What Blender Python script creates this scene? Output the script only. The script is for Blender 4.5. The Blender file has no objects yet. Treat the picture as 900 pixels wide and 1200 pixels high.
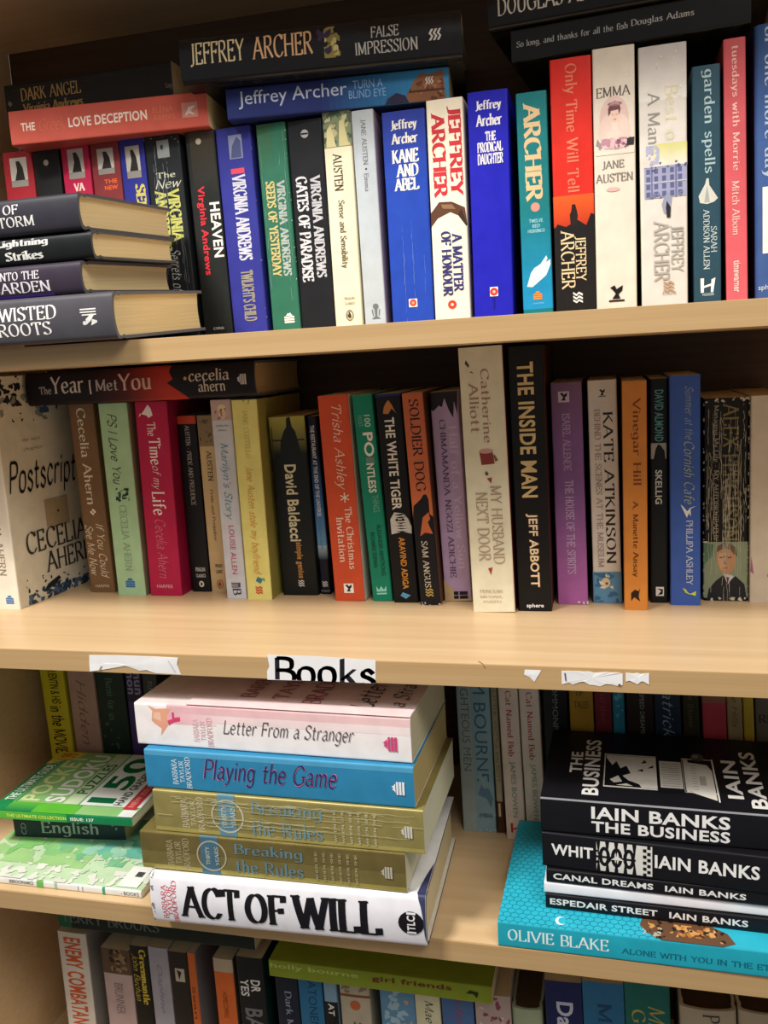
import bpy, math, random
from mathutils import Matrix
# ------------------------------------------------------------------ camera, world, light, exposure
sc = bpy.context.scene
COL = sc.collection
MM = 0.001
def rot_axes(yaw, pitch, roll):
    cy, sy, cp, sp = math.cos(yaw), math.sin(yaw), math.cos(pitch), math.sin(pitch)
    f = (sy*cp, cy*cp, -sp); r = (cy, -sy, 0.0)
    u = (r[1]*f[2]-r[2]*f[1], r[2]*f[0]-r[0]*f[2], r[0]*f[1]-r[1]*f[0])
    c, s = math.cos(roll), math.sin(roll)
    return [c*r[i]+s*u[i] for i in range(3)], [-s*r[i]+c*u[i] for i in range(3)], f
cam_d = bpy.data.cameras.new('camera'); cam = bpy.data.objects.new('camera', cam_d); COL.objects.link(cam)
R_, U_, F_ = rot_axes(-0.2563, 0.1733, -0.056)
m = Matrix.Identity(4)
for i in range(3):
    m[i][0], m[i][1], m[i][2] = R_[i], U_[i], -F_[i]
m[0][3], m[1][3], m[2][3] = 0.0, -0.6, -0.0233945
cam.matrix_world = m
cam_d.sensor_fit = 'AUTO'; cam_d.sensor_width = 36.0
cam_d.lens = 1031.94/1200*36.0
cam_d.clip_start = 0.02
sc.camera = cam
sc.view_settings.view_transform = 'Standard'; sc.view_settings.look = 'None'
sc.view_settings.exposure = 0.0; sc.view_settings.gamma = 1.0
sc.view_settings.use_curve_mapping = False
w_ = bpy.data.worlds.new('room_light'); sc.world = w_; w_.use_nodes = True
w_.node_tree.nodes['Background'].inputs[0].default_value = (1.0, 0.96, 0.91, 1)
w_.node_tree.nodes['Background'].inputs[1].default_value = 0.33
def area(name, loc, target, sx, sy, power, color):
    l = bpy.data.lights.new(name, 'AREA'); l.shape = 'RECTANGLE'; l.size = sx; l.size_y = sy; l.energy = power; l.color = color
    o = bpy.data.objects.new(name, l); COL.objects.link(o); o.location = loc
    d = [target[i]-loc[i] for i in range(3)]
    from mathutils import Vector
    o.rotation_euler = Vector(d).to_track_quat('-Z', 'Y').to_euler()
    return o
area('ceiling_light', (-0.72, -0.68, 1.05), (-0.3, 0.0, 0.0), 0.32, 0.2, 29.0, (1.0, 0.97, 0.92))
area('ceiling_light', (0.60, -1.0, 1.08), (0.1, 0.0, 0.0), 0.9, 0.5, 17.5, (1.0, 0.96, 0.90))

# ------------------------------------------------------------------ helpers
def lin(h):
    h = h.lstrip('#')
    if len(h) == 3: h = ''.join(c*2 for c in h)
    o = []
    for i in (0, 2, 4):
        c = int(h[i:i+2], 16)/255.0
        o.append(c/12.92 if c <= 0.04045 else ((c+0.055)/1.055)**2.4)
    return (o[0], o[1], o[2], 1.0)
def mixc(a, b, t): return tuple(a[i]*(1-t)+b[i]*t for i in range(4))

class MB:
    """collects polygons with a colour per corner, in millimetres"""
    def __init__(s): s.v = []; s.f = []; s.c = []; s.sm = []
    def add(s, pts, col, smooth=False):
        n = len(s.v); s.v += pts; s.f.append(tuple(range(n, n+len(pts))))
        s.c += col if isinstance(col, list) else [col]*len(pts); s.sm.append(smooth)
    def grid(s, rows, cols, smooth=True):
        """rows: list of equally long point rows; cols: colour of each column strip"""
        n = len(s.v); k = len(rows[0])
        for r in rows: s.v += r
        for i in range(len(rows)-1):
            for j in range(k-1):
                s.f.append((n+i*k+j, n+i*k+j+1, n+(i+1)*k+j+1, n+(i+1)*k+j)); s.c += [cols[j]]*4; s.sm.append(smooth)
    def box(s, a, b, col):
        x0, y0, z0 = a; x1, y1, z1 = b
        P = [(x0,y0,z0),(x1,y0,z0),(x1,y1,z0),(x0,y1,z0),(x0,y0,z1),(x1,y0,z1),(x1,y1,z1),(x0,y1,z1)]
        for q in ((0,3,2,1),(4,5,6,7),(0,1,5,4),(1,2,6,5),(2,3,7,6),(3,0,4,7)): s.add([P[i] for i in q], col)
    def build(s, name, mat, parent=None):
        me = bpy.data.meshes.new(name)
        me.from_pydata([(p[0]*MM, p[1]*MM, p[2]*MM) for p in s.v], [], s.f)
        at = me.color_attributes.new('Col', 'FLOAT_COLOR', 'CORNER')
        flat = [x for c in s.c for x in c]
        at.data.foreach_set('color', flat)
        me.polygons.foreach_set('use_smooth', s.sm)
        me.materials.append(mat); me.update()
        o = bpy.data.objects.new(name, me); COL.objects.link(o)
        if parent: o.parent = parent
        return o

# ------------------------------------------------------------------ materials
def new_mat(name):
    mt = bpy.data.materials.new(name); mt.use_nodes = True
    nt = mt.node_tree; return mt, nt, nt.nodes['Principled BSDF']
def cover_mat(name, rough, spec, metal=0.0, wear=0.10, coat=0.0):
    mt, nt, b = new_mat(name)
    a = nt.nodes.new('ShaderNodeAttribute'); a.attribute_name = 'Col'
    tc = nt.nodes.new('ShaderNodeTexCoord')
    nz = nt.nodes.new('ShaderNodeTexNoise'); nz.inputs['Scale'].default_value = 60; nz.inputs['Detail'].default_value = 5
    nt.links.new(tc.outputs['Object'], nz.inputs['Vector'])
    mr = nt.nodes.new('ShaderNodeMapRange'); mr.inputs[1].default_value = 0.3; mr.inputs[2].default_value = 0.7
    mr.inputs[3].default_value = 1-wear; mr.inputs[4].default_value = 1+wear*0.4
    nt.links.new(nz.outputs[0], mr.inputs[0])
    mx = nt.nodes.new('ShaderNodeMix'); mx.data_type = 'RGBA'; mx.blend_type = 'MULTIPLY'; mx.inputs[0].default_value = 1
    nt.links.new(a.outputs['Color'], mx.inputs[6]); nt.links.new(mr.outputs[0], mx.inputs[7])
    nt.links.new(mx.outputs[2], b.inputs['Base Color'])
    mr2 = nt.nodes.new('ShaderNodeMapRange'); mr2.inputs[3].default_value = rough-0.06; mr2.inputs[4].default_value = rough+0.10
    nt.links.new(nz.outputs[0], mr2.inputs[0]); nt.links.new(mr2.outputs[0], b.inputs['Roughness'])
    b.inputs['Specular IOR Level'].default_value = spec; b.inputs['Metallic'].default_value = metal
    if coat: b.inputs['Coat Weight'].default_value = coat; b.inputs['Coat Roughness'].default_value = 0.15
    return mt
M = {'satin': cover_mat('printed_cover', 0.42, 0.22), 'gloss': cover_mat('glossy_cover', 0.22, 0.3), 'gold': cover_mat('gold_foil_cover', 0.40, 0.5, 0.35, 0.16),
     'paper': cover_mat('white_paper', 0.8, 0.2, 0, 0.05)}
def page_mat():
    mt, nt, b = new_mat('book_pages')
    a = nt.nodes.new('ShaderNodeAttribute'); a.attribute_name = 'Col'
    tc = nt.nodes.new('ShaderNodeTexCoord'); mp = nt.nodes.new('ShaderNodeMapping'); mp.inputs['Scale'].default_value = (1400, 12, 12)
    nz = nt.nodes.new('ShaderNodeTexNoise'); nz.inputs['Scale'].default_value = 1; nz.inputs['Detail'].default_value = 3
    nt.links.new(tc.outputs['Object'], mp.inputs[0]); nt.links.new(mp.outputs[0], nz.inputs['Vector'])
    mr = nt.nodes.new('ShaderNodeMapRange'); mr.inputs[1].default_value = .3; mr.inputs[2].default_value = .7; mr.inputs[3].default_value = .84; mr.inputs[4].default_value = 1.04
    nt.links.new(nz.outputs[0], mr.inputs[0])
    mx = nt.nodes.new('ShaderNodeMix'); mx.data_type = 'RGBA'; mx.blend_type = 'MULTIPLY'; mx.inputs[0].default_value = 1
    nt.links.new(a.outputs['Color'], mx.inputs[6]); nt.links.new(mr.outputs[0], mx.inputs[7])
    nt.links.new(mx.outputs[2], b.inputs['Base Color']); b.inputs['Roughness'].default_value = .85; b.inputs['Specular IOR Level'].default_value = .15
    bp = nt.nodes.new('ShaderNodeBump'); bp.inputs['Strength'].default_value = .25; bp.inputs['Distance'].default_value = .0003
    nt.links.new(nz.outputs[0], bp.inputs['Height']); nt.links.new(bp.outputs[0], b.inputs['Normal'])
    return mt
M['pages'] = page_mat()
def wood_mat(name, c1, c2, c3, rough):
    mt, nt, b = new_mat(name)
    tc = nt.nodes.new('ShaderNodeTexCoord')
    mp = nt.nodes.new('ShaderNodeMapping'); mp.inputs['Scale'].default_value = (3.5, 95, 260)
    n1 = nt.nodes.new('ShaderNodeTexNoise'); n1.inputs['Scale'].default_value = 1; n1.inputs['Detail'].default_value = 6; n1.inputs['Distortion'].default_value = .4
    mp2 = nt.nodes.new('ShaderNodeMapping'); mp2.inputs['Scale'].default_value = (1.2, 14, 30)
    n2 = nt.nodes.new('ShaderNodeTexNoise'); n2.inputs['Scale'].default_value = 1; n2.inputs['Detail'].default_value = 3
    for mpp, nn in ((mp, n1), (mp2, n2)):
        nt.links.new(tc.outputs['Object'], mpp.inputs[0]); nt.links.new(mpp.outputs[0], nn.inputs['Vector'])
    ad = nt.nodes.new('ShaderNodeMath'); ad.operation = 'MULTIPLY_ADD'; ad.inputs[1].default_value = .55
    m2 = nt.nodes.new('ShaderNodeMath'); m2.operation = 'MULTIPLY'; m2.inputs[1].default_value = .45
    nt.links.new(n2.outputs[0], m2.inputs[0]); nt.links.new(n1.outputs[0], ad.inputs[0]); nt.links.new(m2.outputs[0], ad.inputs[2])
    cr = nt.nodes.new('ShaderNodeValToRGB'); e = cr.color_ramp.elements
    e[0].position = .34; e[0].color = lin(c1); e[1].position = .66; e[1].color = lin(c3)
    k = e.new(.5); k.color = lin(c2)
    nt.links.new(ad.outputs[0], cr.inputs[0]); nt.links.new(cr.outputs[0], b.inputs['Base Color'])
    b.inputs['Roughness'].default_value = rough; b.inputs['Specular IOR Level'].default_value = .4
    return mt
M['beech'] = wood_mat('beech_laminate', '#ccab80', '#d3b48a', '#d9bc95', .34)
M['edge'] = wood_mat('beech_edge_band', '#b08e62', '#b79669', '#be9e72', .45)
M['back'] = wood_mat('brown_hardboard', '#3d2a19', '#46301d', '#4e3722', .6)
def plain(name, c1, c2, scale, rough):
    mt, nt, b = new_mat(name)
    nz = nt.nodes.new('ShaderNodeTexNoise'); nz.inputs['Scale'].default_value = scale; nz.inputs['Detail'].default_value = 4
    cr = nt.nodes.new('ShaderNodeValToRGB'); cr.color_ramp.elements[0].color = lin(c1); cr.color_ramp.elements[1].color = lin(c2)
    nt.links.new(nz.outputs[0], cr.inputs[0]); nt.links.new(cr.outputs[0], b.inputs['Base Color']); b.inputs['Roughness'].default_value = rough
    return mt
M['carpet'] = plain('grey_carpet', '#5d5a58', '#77736f', 300, .95)
M['wall'] = plain('painted_wall', '#cfc8ba', '#d9d2c5', 40, .8)

# ------------------------------------------------------------------ the room and the bookcase
def struct(name, a, b, mat):
    mb = MB(); mb.box(a, b, (1, 1, 1, 1)); o = mb.build(name, mat); o['kind'] = 'structure'; return o
struct('floor', (-1600, -3200, -1470), (1600, 330, -1450), M['carpet'])
struct('wall_back', (-1600, 330, -1450), (1600, 350, 1500), M['wall'])

def board(name, a, b, mat, parent, bev=0.8, extra=None):
    c = [(a[i]+b[i])/2 for i in range(3)]
    mb = MB(); mb.box([a[i]-c[i] for i in range(3)], [b[i]-c[i] for i in range(3)], (1, 1, 1, 1))
    o = mb.build(name, mat, parent); o.location = [x*MM for x in c]
    bm_ = o.modifiers.new('edge', 'BEVEL'); bm_.width = bev*MM; bm_.segments = 2
    return o
case = bpy.data.objects.new('bookcase', None); COL.objects.link(case)
case.location = (0, 0, -1.45)
case['label'] = 'tall beech laminate bookcase holding all the books'; case['category'] = 'bookcase'
XL, XR, TH = -622.0, 430.0, 17.0
SHELF_Z = (319.0+TH, 0.0, -244.1, -468.9, -750.0, -1050.0, -1350.0)
for z in SHELF_Z:
    board('edge_band', (XL+.1, -.02, z-TH+1450-.02), (XR-.1, 1.6, z+1450-.25), M['edge'], case, .5)
    board('shelf', (XL+.1, 1.62, z-TH+1450), (XR-.1, 291.8, z+1450), M['beech'], case)
for x0, x1 in ((XL-18, XL), (XR, XR+18)):
    o = board('side_panel', (x0, 0, 0), (x1, 292, 1450+620), M['beech'], case)
board('top_panel', (XL+.1, 0, 1450+603), (XR-.1, 291.8, 1450+620), M['beech'], case)
board('back_panel', (XL, 292.1, 0), (XR, 298, 1450+620), M['back'], case, .2)
board('plinth', (XL+.1, 12, 0), (XR-.1, 28, 82.8), M['beech'], case)
mk = MB(); mk.add([(-95, 6, 1450-244.03), (-94, 6.4, 1450-244.03), (-89.6, .6, 1450-244.03), (-90.4, .5, 1450-244.03)], lin('#6b4a30'))
mk.add([(-90.4, -.03, 1450-244.9), (-89.6, -.03, 1450-244.9), (-88.2, -.03, 1450-247), (-88.6, -.03, 1450-247.2)], lin('#6b4a30'))
sc_o = mk.build('scratch_mark', M['satin'], case)

# ------------------------------------------------------------------ lettering
GL = {
'A': (82, "0 0 40 100|40 100 82 0|16 36 66 36"), 'B': (62, "8 0 8 100|~8 100 38 99 54 90 54 64 38 54 8 53|~8 53 42 52 61 40 61 14 42 1 8 0"),
'C': (78, "~75 80 58 98 36 99 14 84 5 50 14 16 36 1 58 2 76 20|74 78 75 98"), 'D': (78, "8 0 8 100|~8 100 40 99 66 82 75 50 66 18 40 1 8 0"),
'E': (62, "8 0 8 100|8 99 57 99|8 52 46 52|8 1 60 1|57 99 57 82|60 1 60 20|46 60 46 44"), 'F': (58, "8 0 8 100|8 99 57 99|8 52 46 52|57 99 57 82|46 60 46 44"),
'G': (84, "~75 80 58 98 36 99 14 84 5 50 14 16 36 1 58 3 76 14|76 12 76 44|62 44 86 44"), 'H': (80, "8 0 8 100|72 0 72 100|8 52 72 52"),
'I': (18, "9 0 9 100"), 'J': (34, "~26 100 26 30 22 4 8 -8 0 -2"), 'K': (74, "8 0 8 100|8 42 64 100|26 60 72 0"), 'L': (60, "8 0 8 100|8 1 58 1|58 1 58 22"),
'M': (98, "10 0 10 100|10 100 49 8|49 8 88 100|88 100 88 0"), 'N': (82, "9 0 9 100|9 100 72 0|72 0 72 100"),
'O': (82, "~40 99 16 86 5 50 16 14 40 1 65 14 76 50 65 86 40 99"), 'P': (62, "8 0 8 100|~8 100 42 99 59 86 59 62 42 50 8 48"),
'Q': (82, "~40 99 16 86 5 50 16 14 40 1 65 14 76 50 65 86 40 99|46 18 80 -14"), 'R': (72, "8 0 8 100|~8 100 42 99 58 88 58 64 42 52 8 50|30 50 70 0"),
'S': (60, "~54 82 44 97 26 99 10 90 8 72 22 58 44 46 56 30 52 10 34 1 16 3 5 18|54 80 55 98|5 20 4 2"), 'T': (72, "36 0 36 100|2 99 70 99|2 99 2 80|70 99 70 80"),
'U': (78, "~9 100 9 60 9 28 18 6 38 0 58 6 69 28 69 60 69 100"), 'V': (80, "0 100 40 0|40 0 80 100"), 'W': (108, "0 100 28 0|28 0 54 96|54 96 80 0|80 0 108 100"),
'X': (74, "4 100 70 0|2 0 68 100"), 'Y': (74, "2 100 38 48|38 48 72 100|38 48 38 0"), 'Z': (68, "6 99 62 99|62 99 4 1|4 1 64 1|6 99 6 80|64 1 64 20"),
'a': (54, "~8 54 22 66 38 62 44 48 44 12 54 1|~44 40 24 36 7 26 7 8 20 0 34 5 44 18"), 'b': (56, "8 104 8 0|~8 46 24 65 44 60 53 33 44 6 24 0 8 16"),
'c': (50, "~47 52 36 65 20 63 6 33 18 3 36 1 50 14"), 'd': (58, "48 104 48 0|~48 46 32 65 12 60 4 33 12 6 32 0 48 16"),
'e': (52, "~7 37 46 37 43 58 28 66 11 58 4 33 14 6 32 0 50 13"), 'f': (40, "~44 94 32 103 21 94 18 76 18 0|4 64 38 64"),
'g': (56, "~48 64 48 30 48 -6 40 -26 20 -30 6 -22|~48 46 32 65 12 60 4 36 12 10 32 4 48 20"), 'h': (56, "8 104 8 0|~8 44 24 65 40 62 47 46 47 20 47 0"),
'i': (18, "9 66 9 0|9 84 9 94"), 'j': (20, "~14 66 14 0 10 -24 -4 -28|14 84 14 94"), 'k': (54, "8 104 8 0|8 26 46 66|22 42 54 0"), 'l': (18, "9 104 9 0"),
'm': (86, "8 66 8 0|~8 46 20 64 34 63 41 46 41 20 41 0|~41 46 54 64 68 63 76 46 76 20 76 0"), 'n': (56, "8 66 8 0|~8 44 24 65 40 62 47 46 47 20 47 0"),
'o': (56, "~28 66 10 58 4 33 10 8 28 0 46 8 52 33 46 58 28 66"), 'p': (56, "8 66 8 -32|~8 46 24 65 44 60 53 33 44 6 24 0 8 16"),
'q': (56, "48 66 48 -32|~48 46 32 65 12 60 4 33 12 6 32 0 48 16"), 'r': (42, "8 66 8 0|~8 44 18 60 30 67 40 60"), 's': (44, "~38 54 24 66 9 59 9 44 26 35 40 23 35 5 20 0 4 11"),
't': (40, "~18 90 18 40 18 12 26 0 38 6|4 64 36 64"), 'u': (58, "~9 66 9 30 14 6 28 0 42 12 47 26|47 66 47 0"), 'v': (52, "2 66 26 0|26 0 50 66"),
'w': (76, "2 66 20 0|20 0 38 62|38 62 56 0|56 0 74 66"), 'x': (50, "4 66 48 0|2 0 46 66"), 'y': (52, "3 66 28 0|~50 66 28 0 16 -24 2 -28"), 'z': (48, "6 65 44 65|44 65 4 1|4 1 46 1"),
'0': (60, "~30 99 12 84 6 50 12 16 30 1 48 16 54 50 48 84 30 99"), '1': (40, "~6 80 24 99|24 100 24 0"), '3': (56, "~8 86 26 99 46 88 44 64 24 54 46 46 50 18 28 1 6 14"),
'5': (56, "50 99 14 99|14 99 10 58|~10 58 30 66 50 50 48 18 26 0 6 12"), '7': (56, "4 99 52 99|52 99 20 0"), '9': (58, "~50 62 34 46 14 54 8 78 26 98 46 90 50 62 44 20 20 0"),
'.': (18, "8 0 8 6"), ',': (18, "8 6 4 -14"), "'": (18, "8 100 6 78"), '-': (36, "4 38 32 38"), '|': (14, "7 104 7 -10"), ':': (18, "8 0 8 8|8 52 8 60"), '&': (80, "~74 40 50 6 26 0 8 18 14 40 44 64 46 88 32 98 20 86 28 62 76 0"), ' ': (34, "")}
def spline(p, k=6):
    o = []
    n = len(p)
    closed = p[0] == p[-1]
    for i in range(n-1):
        p1, p2 = p[i], p[i+1]
        p0 = p[i-1] if i > 0 else (p[n-2] if closed else p1)
        p3 = p[i+2] if i+2 < n else (p[1] if closed else p2)
        for j in range(k):
            t = j/k
            o.append(tuple(.5*((2*p1[a])+(p2[a]-p0[a])*t+(2*p0[a]-5*p1[a]+4*p2[a]-p3[a])*t*t+(3*p1[a]-p0[a]-3*p2[a]+p3[a])*t*t*t) for a in (0, 1)))
    o.append(p[-1]); return o
FONT = {'r': (13, 17, 3.4, 0, True), 'k': (24, 14, 4.0, 0, True), 'q': (21, 6, 5.0, 0, True), 'i': (9, 35, 3.4, .28, False), 'h': (9, 40, 5.0, .3, False), 'm': (8, 40, 9.5, .05, False)}
def pen_text(s, f):
    W, ang, thin, slant, serif = FONT[f]
    nx, ny = W*math.cos(math.radians(ang))/2, W*math.sin(math.radians(ang))/2
    polys = []; x = 0.0
    rnd = random.Random(s)
    def seg(a, b):
        dx, dy = b[0]-a[0], b[1]-a[1]; L = math.hypot(dx, dy)
        if L < 1e-6: return
        px, py = -dy/L*thin/2, dx/L*thin/2
        sgn = 1 if (px*nx+py*ny) >= 0 else -1
        ox, oy = nx*sgn+px, ny*sgn+py
        ex, ey = dx/L*thin*.3, dy/L*thin*.3
        polys.append([(a[0]-ox-ex, a[1]-oy-ey), (b[0]-ox+ex, b[1]-oy+ey), (b[0]+ox+ex, b[1]+oy+ey), (a[0]+ox-ex, a[1]+oy-ey)])
    for ch in s:
        w, d = GL.get(ch, GL[' '])
        jig = rnd.uniform(-4, 4) if f in 'hm' else 0
        for st in d.split('|'):
            if not st: continue
            sm = st[0] == '~'; nums = [float(q) for q in st.lstrip('~').split()]
            raw = [(nums[i], nums[i+1]) for i in range(0, len(nums), 2)]
            pts = spline(raw) if sm else raw
            T = lambda q: (x+q[0]+slant*q[1], q[1]+jig)
            P = [T(q) for q in pts]
            for a, b in zip(P[:-1], P[1:]): seg(a, b)
            if serif:
                for e_, o_ in ((raw[0], raw[1]), (raw[-1], raw[-2])):
                    if abs(e_[1]-o_[1]) > 25 and abs(e_[0]-o_[0]) < abs(e_[1]-o_[1])*.6 and any(abs(e_[1]-l) < 2 for l in (0, 100, 66, 104, -32)) and not (sm and e_[1] < 1 and ch in 'JfgtyQ') and not (ch in 'EFLTZSCG' and abs(e_[1]-o_[1]) < 30):
                        hl = W*.5+6.5; c = T(e_); lft = hl; rgt = hl
                        if ch.islower() and e_[1] > 50 and ch not in 'vwxyk': rgt = W*.3
                        y0, y1 = (c[1]-thin*.2, c[1]+thin*.9) if e_[1] < 50 else (c[1]-thin*.9, c[1]+thin*.2)
                        polys.append([(c[0]-lft, y0), (c[0]+rgt, y0), (c[0]+rgt, y1), (c[0]-lft, y1)])
        x += w + (15 if serif else 12)
    return polys
_bf = {}
def block_text(s, bold):
    key = (s, bold)
    if key in _bf: return _bf[key]
    cu = bpy.data.curves.new('lettering', 'FONT'); cu.body = s; cu.size = 100; cu.resolution_u = 3
    if bold: cu.offset = 2.6; cu.space_character = 1.06
    ob = bpy.data.objects.new('lettering', cu); COL.objects.link(ob)
    dg = bpy.context.evaluated_depsgraph_get(); dg.update()
    me = ob.evaluated_get(dg).to_mesh()
    r = [[(me.vertices[i].co.x, me.vertices[i].co.y) for i in p.vertices] for p in me.polygons]
    ob.evaluated_get(dg).to_mesh_clear()
    bpy.data.objects.remove(ob); bpy.data.curves.remove(cu)
    _bf[key] = r; return r
def text_polys(s, f):
    """polygons of a string, scaled to the unit square of its own bounding box"""
    r = pen_text(s, f) if f in FONT else block_text(s, f == 'b')
    xs = [q[0] for p in r for q in p]; ys = [q[1] for p in r for q in p]
    x0, x1, y0, y1 = min(xs), max(xs), min(ys), max(ys)
    return [[((q[0]-x0)/(x1-x0), (q[1]-y0)/(y1-y0)) for q in p] for p in r]
def clip(poly, ax, lo, hi):
    for s_, lim in ((1, lo), (-1, hi)):
        o = []
        for i in range(len(poly)):
            a, b = poly[i-1], poly[i]
            da, db = s_*(a[ax]-lim), s_*(b[ax]-lim)
            if (da >= 0) != (db >= 0):
                t = da/(da-db); o.append((a[0]+(b[0]-a[0])*t, a[1]+(b[1]-a[1])*t))
            if db >= 0: o.append(b)
        poly = o
        if len(poly) < 3: return []
    return poly
def blob(cx, cy, rx, ry, n, rnd=None, amp=.45):
    o = []
    if rnd is not None:
        ph = [rnd.uniform(0, 6.28) for _ in range(3)]
        for i in range(n):
            a = 2*math.pi*i/n; k = 1+.3*math.sin(2*a+ph[0])+.2*math.sin(3*a+ph[1])+.12*math.sin(5*a+ph[2])
            o.append((cx+math.cos(a)*rx*k, cy+math.sin(a)*ry*k))
        return o
    for i in range(n):
        a = 2*math.pi*i/n; k = 1 if rnd is None else rnd.uniform(1-amp, 1+amp)
        o.append((cx+math.cos(a)*rx*k, cy+math.sin(a)*ry*k))
    return o
# publishers' marks as small shapes, unit height, y up
LOGO = {
'flame': [[(-.5,-.5),(.5,-.5),(.5,-.32),(-.5,-.32)],[(-.5,-.26),(.5,-.26),(.5,-.08),(-.5,-.08)],[(-.5,-.02),(.5,-.02),(.5,.14),(-.5,.14)],[(-.36,.2),(.36,.2),(.2,.34),(.1,.5),(0,.36),(-.12,.46),(-.2,.32)]],
'pan': [[(-.4,.5),(-.1,.3),(.1,.5),(.42,.3),(.42,.12),(.1,.32),(-.1,.12),(-.4,.32)],[(-.4,.18),(-.1,-.02),(.1,.18),(.42,-.02),(.42,-.2),(.1,0),(-.1,-.2),(-.4,0)],[(-.4,-.14),(-.1,-.34),(.1,-.14),(.42,-.34),(.42,-.5),(.1,-.32),(-.1,-.5),(-.4,-.32)]],
'hod': [[(-.4,.5),(-.2,.5),(-.22,-.35),(-.38,-.35)],[(.2,.4),(.42,.5),(.3,-.35),(.16,-.35)],[(-.3,.02),(.3,.2),(.3,.06),(-.3,-.1)]],
'flower': [blob(0, .28, .16, .2, 7), blob(.28, 0, .2, .16, 7), blob(0, -.28, .16, .2, 7), blob(-.28, 0, .2, .16, 7), blob(.2, .2, .14, .14, 6), blob(-.2, -.2, .14, .14, 6)],
'star': [[(-.06,.5),(.06,.5),(.06,-.5),(-.06,-.5)],[(.42,.3),(.46,.2),(-.42,-.3),(-.46,-.2)],[(-.46,.2),(-.42,.3),(.46,-.2),(.42,-.3)]],
'crest': [blob(0, .3, .2, .2, 8), [(-.1,.2),(.1,.2),(.06,-.4),(-.06,-.4)], [(-.3,-.5),(.3,-.5),(.1,-.34),(-.1,-.34)], [(-.28,.1),(-.2,.12),(-.16,-.3),(-.22,-.3)], [(.28,.1),(.2,.12),(.16,-.3),(.22,-.3)]],
'crown': [[(-.5,-.1),(.5,-.1),(.5,.5),(.25,.1),(0,.5),(-.25,.1),(-.5,.5)], [(-.5,-.4),(.5,-.4),(.5,-.22),(-.5,-.22)]],
'seated': [blob(-.3, .3, .12, .12, 7), [(-.4,.2),(-.1,.2),(.2,-.2),(.1,-.35),(-.2,-.1)], [(-.45,-.1),(-.1,-.2),(-.2,-.5),(-.3,-.5)], [(.25,.5),(.32,.5),(.32,-.5),(.25,-.5)], [(.4,.5),(.47,.5),(.47,-.5),(.4,-.5)], [(.1,.4),(.17,.4),(.17,-.5),(.1,-.5)]]}

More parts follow.
